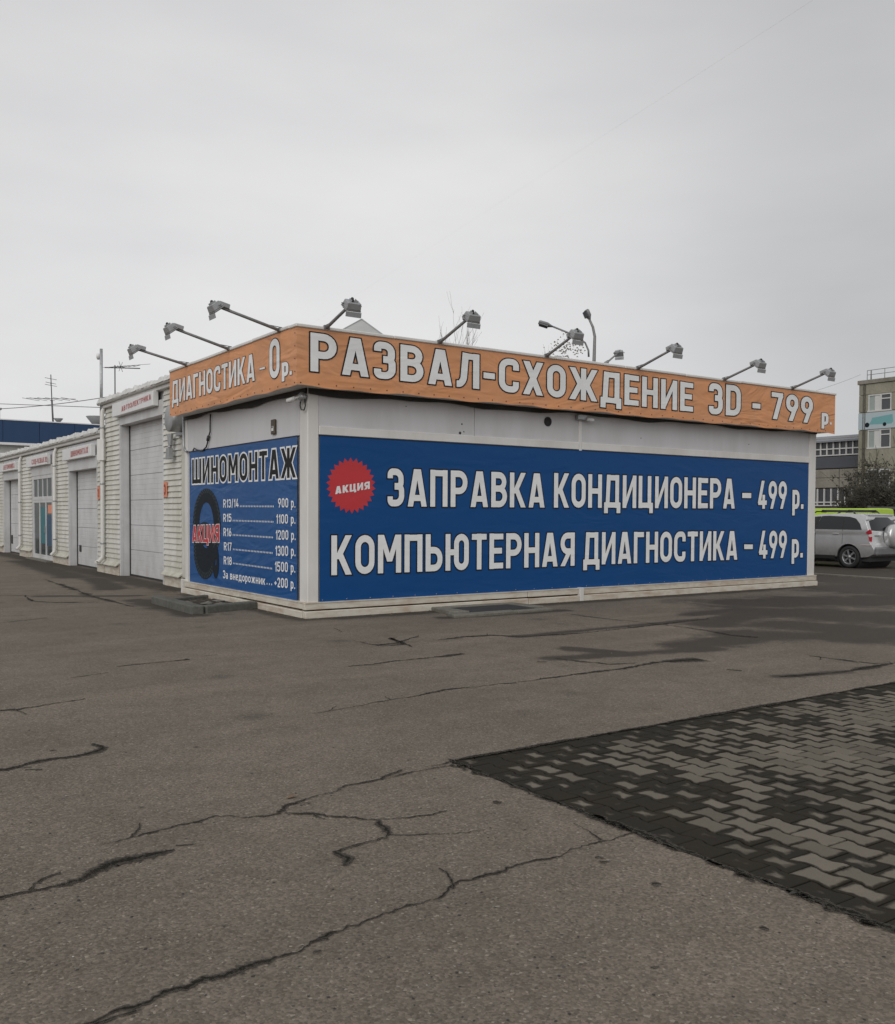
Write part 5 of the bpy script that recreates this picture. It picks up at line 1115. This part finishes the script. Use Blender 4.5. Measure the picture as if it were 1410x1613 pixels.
# window rows: (z bottom, z top)
w1 = (pX(1368, 649, BX).z, pX(1368, 622, BX).z); w2 = (pX(1368, 707, BX).z, pX(1368, 677, BX).z); yA = pX(1367.5, 640, BX).y; yB = pX(1404, 640, BX).y
w3 = (w2[0]-3.3, w2[1]-3.3)
def wall_panel(y0, y1, z0, z1, m=wl_m): B('wall_panel', m, g, (BX, BX+.13, y0+.015, y1-.015, z0+.015, z1-.015), bevel=.02)
cols = [by1-2.15, by1-4.2, by1-8.0]
levels = [0, w3[0], w3[1], w2[0], w2[1], w1[0], w1[1], zr-.35]
for k in range(len(levels)-1):
    z0, z1 = levels[k], levels[k+1]; win = k % 2 == 1
    wall_panel(yA+.35, by1, z0, z1)
    edges = [(yA, yB), (yB-1.6, yB-1.6-(yA-yB)), (yB-3.2-(yA-yB), yB-3.2-2*(yA-yB)), ]
    if not win: 
        e_ = yA+.35
        while e_ > by0+1: wall_panel(max(by0, e_-3.2), e_, z0, z1, wl_m); e_ -= 3.2
    else:
        e_ = yA+.35; 
        for (a, c) in edges: wall_panel(a, e_, z0, z1); e_ = c
        wall_panel(by0, e_, z0, z1)
def far_window(a, c, z0, z1, style):
    f = B('window', wf, g, (BX+.02, BX+.12, c, a, z1-.1, z1), (BX-.04, BX+.14, c-.05, a+.05, z0-.02, z0+.10), (BX+.02, BX+.12, c, c+.1, z0+.1, z1-.1), (BX+.02, BX+.12, a-.1, a, z0+.1, z1-.1), (BX+.02, BX+.12, (a+c)/2-.16, (a+c)/2-.04, z0+.1, z1-.1), (BX+.02, BX+.12, c+.1, (a+c)/2-.16, z0+(z1-z0)*.68, z0+(z1-z0)*.68+.09))
    mid = (a+c)/2-.1
    B('pane', wgl if style else wg, f, (BX+.08, BX+.10, mid+.06, a-.1, z0+.1, z1-.1)); B('pane', wg, f, (BX+.08, BX+.10, c+.1, mid-.06, z0+.1, z0+(z1-z0)*.68)); B('pane', wg, f, (BX+.08, BX+.10, c+.1, mid-.06, z0+(z1-z0)*.68+.09, z1-.1))
    if style: B('blind', wf, f, (BX+.06, BX+.075, mid+.06, mid+.55, z0+.1, z1-.1))
for (a, c) in edges:
    far_window(a, c, w1[0], w1[1], True); far_window(a, c, w2[0], w2[1], True); far_window(a, c, w3[0], w3[1], False)
b = MB()
for yy in (pX(1360.5, 640, BX).y, pX(1363.5, 640, BX).y): b.tube([(BX-.06, yy, .3), (BX-.06, yy, zr-.3)], .035, 5)
b.build('facade_pipe', mat('dark_pipe', (.07, .065, .055), .7), g)
# roof railing
rl = MB(); rz = zr; ry0 = pX(1363, 597, BX).y
rz1 = pX(1365, 583, BX).z
for k in range(9): rl.tube([(BX+.3, ry0-k*1.55, rz), (BX+.3, ry0-k*1.55, rz1)], .03, 4)
for z_ in (rz1, rz+(rz1-rz)*.55): rl.tube([(BX+.3, ry0, z_), (BX+.3, by0, z_)], .022, 4)
rl.tube([(BX+.3, ry0-.35, rz), (BX+.3, ry0-.35, rz1)], .06, 4); rl.build('roof_railing', mat('rail_grey', (.2, .2, .2), .6), g)
# pale banner with a teal van, between the two window rows
zb0, zb1 = pX(1380, 677, BX).z+.05, pX(1380, 652.5, BX).z-.1
s = empty('facade_banner', (BX, by1, zb0), 'pale blue banner with a teal van picture between the upper window rows', 'banner')
B('sheet', mat('pale_blue_vinyl', (.40, .47, .50), .5), s, (BX-.05, BX-.02, by0+2, by1-.02, w2[1]+.03, w1[0]-.08))
def qb(x, y): p = pX(x, y, BX-.06); return (-p.y, p.z)
wv = Wall('Y', BX-.05); teal = mat('teal_print', (.16, .36, .38), .5)
wv.sheet('van_print', teal, s, [qb(*p) for p in ((1368, 669), (1372, 664), (1374, 658), (1406, 652), (1407, 664), (1404, 667))], [(0, 1, 2, 3, 4, 5)], .004)
for cx_, cy_, r__ in ((1366, 669.5, 3.6), (1393.5, 668, 2.9)):
    c0 = qb(cx_, cy_); e0 = qb(cx_+r__, cy_); rr2 = abs(e0[0]-c0[0]); wv.sheet('wheel_print', print_dark, s, [(c0[0]+math.cos(k*.5236)*rr2, c0[1]+math.sin(k*.5236)*rr2) for k in range(12)], [tuple(range(12))], .008)
# industrial hall left of it
HX = 76.; g = empty('industrial_hall', (HX, by1, 0), 'long grey factory hall with ribbon windows between the pavilion and the panel building', 'building')
def hz_(y, x=1318): return pX(x, y, HX).z
r_top = (hz_(684), hz_(693.5)); win1 = (hz_(717.5), hz_(695)); dk = (hz_(737), hz_(719)); con = (hz_(768), hz_(739)); win2 = (hz_(797), hz_(769.5))
hy0, hy1 = by1-3, by1+46
B('wall', wl2, g, (HX+.3, HX+20, hy0, hy1, 0, r_top[0]-.3)); b = MB(); b.add([(HX-.3, hy0, r_top[1]), (HX-.3, hy1, r_top[1]), (HX+1.4, hy1, r_top[0]), (HX+1.4, hy0, r_top[0])], [(0, 1, 2, 3)]); b.add([(HX-.3, hy0, r_top[1]), (HX-.3, hy1, r_top[1]), (HX-.3, hy1, r_top[1]-.15), (HX-.3, hy0, r_top[1]-.15)], [(0, 1, 2, 3)]); b.build('roof_edge', mat('grey_blue_sheet', (.21, .22, .24), .6, dirt=.4, dirtcol=(.14,.14,.15), scale=.8), g)
B('dark_band', mat('dark_slate_panel', (.075, .08, .095), .7, dirt=.3, dirtcol=(.05,.05,.05), scale=1), g, (HX, HX+.3, hy0, hy1, dk[0], dk[1]))
k = 0; y_ = hy0
while y_ < hy1-3:
    B('wall_panel', wl2, g, (HX, HX+.3, y_+.03, y_+5.97, con[0]+.9, con[1]), bevel=.02); B('wall_panel', wl2, g, (HX+.01, HX+.31, y_+.03, y_+5.97, con[0], con[0]+.88), bevel=.02); y_ += 6
stp = abs(pX(1300, 705, HX).y-pX(1310, 705, HX).y)
y0_ = pX(1343.5, 705, HX).y
def ribbon_win(z0, z1, stp, split, nm, up=True):
    f = MB(); y = y0_-3*stp; n_ = 0
    while y < hy1-1 and n_ < 40:
        ww_ = B('window', wf, g, (HX-.02, HX+.12, y-.05, y+.05, z0, z1), (HX-.01, HX+.11, y+.05, y+stp-.05, z0, z0+.09), (HX-.01, HX+.11, y+.05, y+stp-.05, z0+(z1-z0)*split-.05, z0+(z1-z0)*split+.05))
        B('pane', wgd, ww_, (HX+.13, HX+.15, y, y+stp, z0, z1)); y += stp; n_ += 1
ribbon_win(win1[0], win1[1], stp, .48, 'a'); ribbon_win(win2[0]-.0, win2[1], stp*1.08, .22, 'b')

# bare shrubs along the foot of the panel building
tw = mat('dark_shrub_twigs', (.055, .050, .034), .9); lf = mat('withered_shrub_leaves', (.040, .037, .026), .9, dirt=.5, dirtcol=(.075,.06,.04), scale=8)
def shrub(x, y, h, w, seed, label, nst=46, leaves=1500):
    leaves = int(leaves*2.4)
    rr = random.Random(seed); g_ = empty('bare_shrub', (x, y, 0), label, 'shrub', 'shrubs at the foot of the panel building'); b = MB(); lv = MB()
    for _ in range(nst):
        a = rr.uniform(0, 6.28); r0_ = rr.random()**.5*w*.35; p = Vector((x+math.cos(a)*r0_, y+math.sin(a)*r0_, 0)); d = Vector((math.cos(a)*rr.uniform(.05, .5), math.sin(a)*rr.uniform(.05, .5), 1)).normalized(); L_ = h*rr.uniform(.5, 1.0)
        pts = [p]; q = p.copy()
        for i in range(6): d = (d+Vector((rr.uniform(-.2, .2), rr.uniform(-.2, .2), -.02))).normalized(); q = q+d*L_/6; pts.append(q.copy())
        b.tube(pts, [.040, .03, .025, .02, .015, .012, .008], 3, cap=False)
        for _ in range(9):
            i = rr.randrange(1, 6); s0 = pts[i]; a2 = rr.uniform(0, 6.28); e = s0+Vector((math.cos(a2), math.sin(a2), rr.uniform(.2, 1.4))).normalized()*rr.uniform(.3, .9)*h*.2
            b.tube([s0, s0.lerp(e, .5)+Vector((0, 0, .05)), e], [.014, .010, .006], 3, cap=False)
            for _ in range(max(1, leaves//(nst*9))):
                c = s0.lerp(e, rr.random())+Vector((rr.gauss(0, .12), rr.gauss(0, .12), rr.gauss(0, .12))); s_ = rr.uniform(.06, .13); n_ = Vector((rr.uniform(-1, 1), rr.uniform(-1, 1), rr.uniform(-1, 1))).normalized(); t2 = n_.orthogonal().normalized()
                lv.add([c+n_*s_, c+t2*s_*.5, c-n_*s_, c-t2*s_*.5], [(0, 1, 2, 3)])
    b.build('branches', tw, g_); lv.build('foliage', lf, g_, kind='stuff')
def gp(x, X): p = pX(x, 815, X); return p.y
shrub(62, gp(1402, 62), 6.6, 3.2, 3, 'tallest dark tangled shrub at the right edge in front of the panel building', 60, 5200)
shrub(60, gp(1386, 60), 4.6, 3.0, 4, 'wide dark shrub below the windows of the panel building', 56, 4200)
shrub(58, gp(1370, 58), 3.9, 2.6, 5, 'lower dark shrub over the rear of the silver car', 50, 3000)
shrub(64, gp(1356, 64), 3.6, 2.2, 6, 'sparse twiggy shrub at the left corner of the panel building', 34, 900)
shrub(58, gp(1335, 58), 2.5, 2.2, 7, 'low thin shrub in front of the lower factory windows', 30, 700)
shrub(58, gp(1310, 58), 2.3, 2.2, 8, 'low thin shrub beside the pavilion far post', 30, 600)
shrub(56, gp(1420, 56), 5.2, 3.0, 9, 'dark shrub cut off by the right edge of the picture', 50, 4000)
# creeper on the facade
cr = MB(); rr = random.Random(5)
for k in range(26):
    y0v = by1-rr.uniform(.4, 9); z = rr.uniform(0, 1.5); p = Vector((BX-.12, y0v, z)); pts = [p.copy()]
    for i in range(9): p = p+Vector((rr.uniform(-.02, .02), rr.uniform(-.45, .45), rr.uniform(.5, .95))); p.x = BX-.12+rr.uniform(-.06, .04); pts.append(p.copy())
    cr.tube(pts, [.05-.004*i for i in range(10)], 3, cap=False)
tagged_mesh(cr.build('creeper', tw), 'bare creeper stems climbing the panel building facade', 'creeper')
# fence
fm = mat('weathered_dark_fence', (.10, .10, .09), .8, dirt=.5, dirtcol=(.06,.06,.05), scale=3); fX = 46.
fy1 = pX(1366, 800, fX).y; fz = pX(1400, 798, fX).z; g = empty('picket_fence', (fX, fy1, 0), 'dark grey picket fence behind the spare wheel of the silver car', 'fence')
for k in range(40):
    y = fy1-.05-k*.30; B('picket', fm, g, (fX-.02, fX+.02, y-.10, y+.04+R.uniform(-.02, .02), .05, fz-.25+R.uniform(-.05, .05)))
B('rail', fm, g, (fX+.02, fX+.07, fy1-12, fy1, fz-.14, fz), (fX+.02, fX+.07, fy1-12, fy1, .4, .5))
for k in range(6): B('post', fm, g, (fX+.07, fX+.17, fy1-.1-k*2.3, fy1-k*2.3, 0, fz+.06))
# kerb line by the parked cars
kx = pz(1340, 909).x; kg = empty('roadside_kerb', (kx, 14, 0), 'thin pale kerb line in front of the parked silver car', 'kerb')
for k in range(16): B('kerbstone', concrete, kg, (kx-.07, kx+.07, 3+k*1.0, 3.985+k*1.0, -.02, .045), bevel=.012)
# ------------------------------------------------------------------ cars
silver = mat('silver_car_paint', (.62, .62, .625), .26, metal=.6, dirt=.2, dirtcol=(.13,.125,.115), scale=2.5, low=1.5)  # dark low dirt also paints the shaded fall-off down the sides
lime = mat('lime_car_paint', (.42, .62, .03), .4, dirt=.15, scale=3)
car_glass = mat('tinted_glass', (.015, .018, .02), .08); black_trim = mat('black_trim', (.02, .02, .02), .5)
tail_red = mat('tail_lamp_red', (.42, .02, .035), .25); tail_clear = mat('tail_lamp_clear', (.6, .5, .5), .25); alloy = mat('alloy_rim', (.38, .38, .39), .4, metal=.6, dirt=.4, dirtcol=(.1,.1,.1), scale=12)
tyre_m = mat('tyre_rubber', (.022, .022, .022), .8, grain=.2, bscale=60)
def make_car(X, Y0, paint, label, prof, wheels=(.84, 3.40), half=.90, zbelt=1.12, ztop=1.68, rails=True, spare=True, sidewin=None, rearwin=None):
    """nose towards +Y; Y0 is the rear bumper. s = distance from the rear"""
    g = empty('parked_car', (X, Y0+2.1, 0), label, 'car', 'cars parked beyond the kerb')
    def hw(s, z):
        w = half*(1-.10*max(0, (z-zbelt)/(ztop-zbelt))**1.2*1.6) if z > zbelt else half*(1-.035*((z-.72)/.45)**2)
        L_ = 4.35; e = max(0, (.55-s)/.55, (s-(L_-.8))/.8); w *= 1-.09*min(1, e)**2; return w
    wr = .345
    arches = []
    pts = []
    # bottom edge with the two wheel arches
    bottom = [(.16, .36)]
    for c in wheels:
        ar = wr+.055; bottom += [(c+math.cos(math.pi-k*math.pi/12)*ar, .345+math.sin(math.pi-k*math.pi/12)*ar) for k in range(13)]
        bottom[-13:] = [(a, max(z, .26)) for a, z in bottom[-13:]]
    bottom += [(4.12, .30)]
    poly = bottom+prof[::-1]
    bm = bmesh.new(); vs = [bm.verts.new((X-half, Y0+s, z)) for s, z in poly]; fc = bm.faces.new(vs)
    ex = bmesh.ops.extrude_face_region(bm, geom=[fc]); nv = [e for e in ex['geom'] if isinstance(e, bmesh.types.BMVert)]
    for v in nv: v.co.x = X+half
    def cut(co, no): bmesh.ops.bisect_plane(bm, geom=bm.verts[:]+bm.edges[:]+bm.faces[:], plane_co=co, plane_no=no)
    for z in (.42, .52, .64, .76, .88, .98, 1.06, zbelt, zbelt+.10, zbelt+.22, zbelt+.34, zbelt+.44): cut((0, 0, z), (0, 0, 1))
    for s in [i*.29+.15 for i in range(15)]: cut((0, Y0+s, 0), (0, 1, 0))
    for t in (-.72, -.4, 0, .4, .72): cut((X+t, 0, 0), (1, 0, 0))
    for v in bm.verts:
        s, z = v.co.y-Y0, v.co.z; v.co.x = X+(v.co.x-X)/half*hw(s, z)
        k = abs(v.co.x-X)/half; 
        if z > 1.0: v.co.z -= .05*k**4*(1 if z > ztop-.12 else .3)
        if s < .3: v.co.y += .10*k**3
        if s > 3.9: v.co.y -= .22*k**3
    bmesh.ops.recalc_face_normals(bm, faces=bm.faces)
    me = bpy.data.meshes.new('body'); bm.to_mesh(me); bm.free(); me.materials.append(paint)
    for p in me.polygons: p.use_smooth = True
    o = ORG[g.name]
    for v in me.vertices: v.co -= o
    me.set_sharp_from_angle(angle=rad(38)); body = link('body', me, g)
    bv = body.modifiers.new('bevel', 'BEVEL'); bv.width = .025; bv.segments = 2; bv.limit_method = 'ANGLE'; bv.angle_limit = rad(42)
    def side_patch(name, poly2, m, par, sgn=-1, out_=.008):
        b2 = bmesh.new(); fv = [b2.verts.new((0, s, z)) for s, z in poly2]; b2.faces.new(fv)
        for z in [.5+.08*i for i in range(16)]: bmesh.ops.bisect_plane(b2, geom=b2.verts[:]+b2.edges[:]+b2.faces[:], plane_co=(0, 0, z), plane_no=(0, 0, 1))
        for s in [i*.2 for i in range(22)]: bmesh.ops.bisect_plane(b2, geom=b2.verts[:]+b2.edges[:]+b2.faces[:], plane_co=(0, s, 0), plane_no=(0, 1, 0))
        for v in b2.verts: s, z = v.co.y, v.co.z; v.co = Vector((X+sgn*(hw(s, z)+out_), Y0+s, z))-ORG[par.name]
        bmesh.ops.recalc_face_normals(b2, faces=b2.faces); m2 = bpy.data.meshes.new(name); b2.to_mesh(m2); b2.free(); m2.materials.append(m)
        if m2.polygons[0].normal.x*sgn < 0: m2.flip_normals()
        for p in m2.polygons: p.use_smooth = True
        return link(name, m2, par)
    sidewin = sidewin or [[(.42, 1.18), (.50, 1.36), (.66, 1.52), (.86, 1.57), (1.02, 1.58), (1.02, 1.18)], [(1.06, 1.18), (1.06, 1.58), (1.55, 1.60), (1.82, 1.59), (1.98, 1.18)], [(2.06, 1.18), (1.92, 1.58), (2.25, 1.55), (2.62, 1.44), (2.98, 1.20)]]
    for sgn in (-1, 1):
        for pw in sidewin: side_patch('window', pw, car_glass, g, sgn)
        if spare: side_patch('window_pillar', [(1.02, 1.18), (1.02, 1.58), (1.06, 1.58), (1.06, 1.18)], black_trim, g, sgn, .006); side_patch('window_pillar', [(1.98, 1.18), (1.84, 1.58), (1.92, 1.58), (2.06, 1.18)], black_trim, g, sgn, .006)
        side_patch('sill_trim', [(1.30, .27), (1.28, .38), (2.96, .38), (2.94, .27)], black_trim, g, sgn)
        for s in (1.98,): side_patch('door_seam', [(s-.006, .4), (s+.03, .4), (s+.045, 1.17), (s+.006, 1.17)] , black_trim, g, sgn, .004)
        side_patch('door_seam', [(1.05, .74), (1.06, .74), (1.045, 1.17), (1.035, 1.17)], black_trim, g, sgn, .004)
        b = MB()
        for s in (1.28, 2.2): b.obox((X+sgn*(hw(s, 1.05)+.02), Y0+s, 1.05), (0, 1, 0), (0, 0, 1), (1, 0, 0), .10, .018, .016)
        b.build('door_handle', paint, g, bevel=.008)
        side_patch('bumper_line', [(.10, .72), (.10, .745), (.44, .735), (.46, .72)], tail_clear, g, sgn, .012)
        if spare:
            side_patch('tail_lamp', [(.11, 1.06), (.115, 1.15), (.17, 1.20), (.30, 1.09), (.20, 1.045)], tail_red, g, sgn, .014)
            side_patch('tail_lamp', [(.10, .98), (.11, 1.055), (.20, 1.04), (.21, 1.0), (.17, .97)], tail_clear, g, sgn, .013)
            side_patch('tail_lamp', [(.10, .83), (.10, .975), (.17, .965), (.21, .99), (.18, .86), (.14, .82)], tail_red, g, sgn, .014)
    # glass across the tailgate
    b = MB(); sr = lambda z: .11+(z-1.1)*.48
    gl = [(-.74, 1.16), (.74, 1.16), (.64, 1.56), (-.64, 1.56)]; nn_ = 12; b.add([(X+(-w_+2*w_*i/nn_), Y0+sr(z)-.018+.10*(abs(-w_+2*w_*i/nn_)/(half*.9))**3, z) for z, w_ in ((1.16, .74), (1.36, .70), (1.56, .64)) for i in range(nn_+1)], [(j*(nn_+1)+i, j*(nn_+1)+i+1, (j+1)*(nn_+1)+i+1, (j+1)*(nn_+1)+i) for j in range(2) for i in range(nn_)], True); b.build('rear_window', car_glass, g)
    b = MB(); b.prism([(X-.66, Y0+.30, ztop-.075), (X+.66, Y0+.30, ztop-.075), (X+.63, Y0+.52, ztop-.045), (X-.63, Y0+.52, ztop-.045)], (0, 0, .03)); b.build('spoiler', paint, g, bevel=.01)
    B('bumper', mat_bump, g, (X-half*.86, X+half*.86, Y0-.03, Y0+.22, .40, .66), bevel=.05)
    B('badge', alloy, g, (X-.62, X-.42, Y0+.085, Y0+.12, .98, 1.02))
    # wheels
    for c in wheels:
        for sgn in (-1, 1):
            w = empty('wheel', ORG[g.name]); w.parent = g; w.location = (0, 0, 0); cx = X+sgn*(half-.13)
            b = MB(); b.lathe((cx, Y0+c, .345), (sgn, 0, 0), [(.225, -.10), (.31, -.11), (.343, -.07), (.345, .0), (.343, .07), (.31, .115), (.235, .11), (.225, .09)], 32); b.build('tyre', tyre_m, w)
            b = MB(); b.lathe((cx, Y0+c, .345), (sgn, 0, 0), [(.232, .09), (.222, .105), (.205, .06), (.20, -.02), (.0, -.02)], 28)
            for k in range(6):
                a = k*math.pi/3+.3; d = Vector((0, math.cos(a), math.sin(a))); p_ = Vector((0, -math.sin(a), math.cos(a))); b.obox(Vector((cx+sgn*.075, Y0+c, .345))+d*.12, d, p_, (1, 0, 0), .095, .024, .012)
            b.lathe((cx, Y0+c, .345), (sgn, 0, 0), [(.055, .05), (.055, .095), (0, .10)], 14); b.build('rim', alloy, w)
            b = MB(); b.lathe((cx, Y0+c, .345), (sgn, 0, 0), [(.195, -.015), (.195, -.01), (0, -.01)], 20); b.build('brake_disc', dark_mat, w)
        b = MB(); b.lathe((X-half+.04, Y0+c, .345), (1, 0, 0), [(wr+.045, 0), (wr+.045, 2*half-.08)], 24); b.build('wheel_well', dark_mat, g)
    B('underbody', dark_mat, g, (X-half+.12, X+half-.12, Y0+.2, Y0+4.0, .22, .45))
    if rails:
        b = MB()
        for sgn in (-1, 1): b.tube([(X+sgn*.66, Y0+.75, ztop-.04), (X+sgn*.66, Y0+.85, ztop+.05), (X+sgn*.66, Y0+2.1, ztop+.05), (X+sgn*.64, Y0+2.3, ztop-.05)], .022, 6)
        b.build('roof_rail', black_trim, g); b = MB()
        for s in (.95, 1.85): b.obox((X, Y0+s, ztop+.085), (1, 0, 0), (0, 1, 0), (0, 0, 1), .72, .035, .02); [b.box(X+sg*.66-.05, X+sg*.66+.05, Y0+s-.06, Y0+s+.06, ztop+.02, ztop+.075) for sg in (-1, 1)]
        b.build('roof_bar', black_trim, g)
    if spare:
        b = MB(); b.lathe((X+.10, Y0+.10, .99), (0, -1, 0), [(.335, 0), (.355, .03), (.355, .18), (.335, .225), (.25, .245), (0, .25)], 36); b.build('spare_wheel_cover', paint, g)
        b = MB(); b.lathe((X+.10, Y0+.12, .99), (0, -1, 0), [(.30, -.02), (.33, 0.0), (.33, .03)], 30); b.build('spare_wheel', tyre_m, g)
    return g
mat_bump = mat('grimy_bumper', (.16, .16, .165), .5, dirt=.5, dirtcol=(.06,.06,.06), scale=4)
suv = [(.16, .36), (.02, .44), (-.01, .60), (.06, .74), (.10, .80), (.12, 1.12), (.30, 1.50), (.34, 1.62), (.62, 1.675), (1.2, 1.69), (1.9, 1.665), (2.25, 1.60), (2.95, 1.17), (3.10, 1.11), (3.7, 1.03), (4.14, .90), (4.30, .72), (4.32, .45), (4.12, .30)]
make_car(27.3, 15.80, silver, 'silver estate-shaped off-roader with a spare wheel cover parked beyond the pavilion', suv[1:-1])
lz = pX(1320, 800.5, 30.4-.8).z; ly = pX(1371, 803, 29.6).y
van = [(.0, .44), (-.01, .60), (.02, .74), (.04, .80), (.05, 1.2), (.06, lz-.22), (.07, lz-.03), (.12, lz), (1.2, lz+.0), (2.4, lz), (2.9, lz-.03), (3.3, 1.25), (3.6, 1.15), (3.9, 1.05), (4.16, .90), (4.30, .72), (4.32, .45)]
sw = [[(.35, 1.22), (.38, 1.55), (1.2, 1.57), (1.2, 1.22)], [(1.28, 1.22), (1.28, 1.57), (2.1, 1.57), (2.1, 1.22)], [(2.18, 1.22), (2.18, 1.56), (2.6, 1.55), (3.0, 1.24)]]
make_car(30.5, ly, lime, 'lime green van parked behind the silver car, only its roof showing', van, ztop=lz, rails=False, spare=False, zbelt=1.2, sidewin=sw)
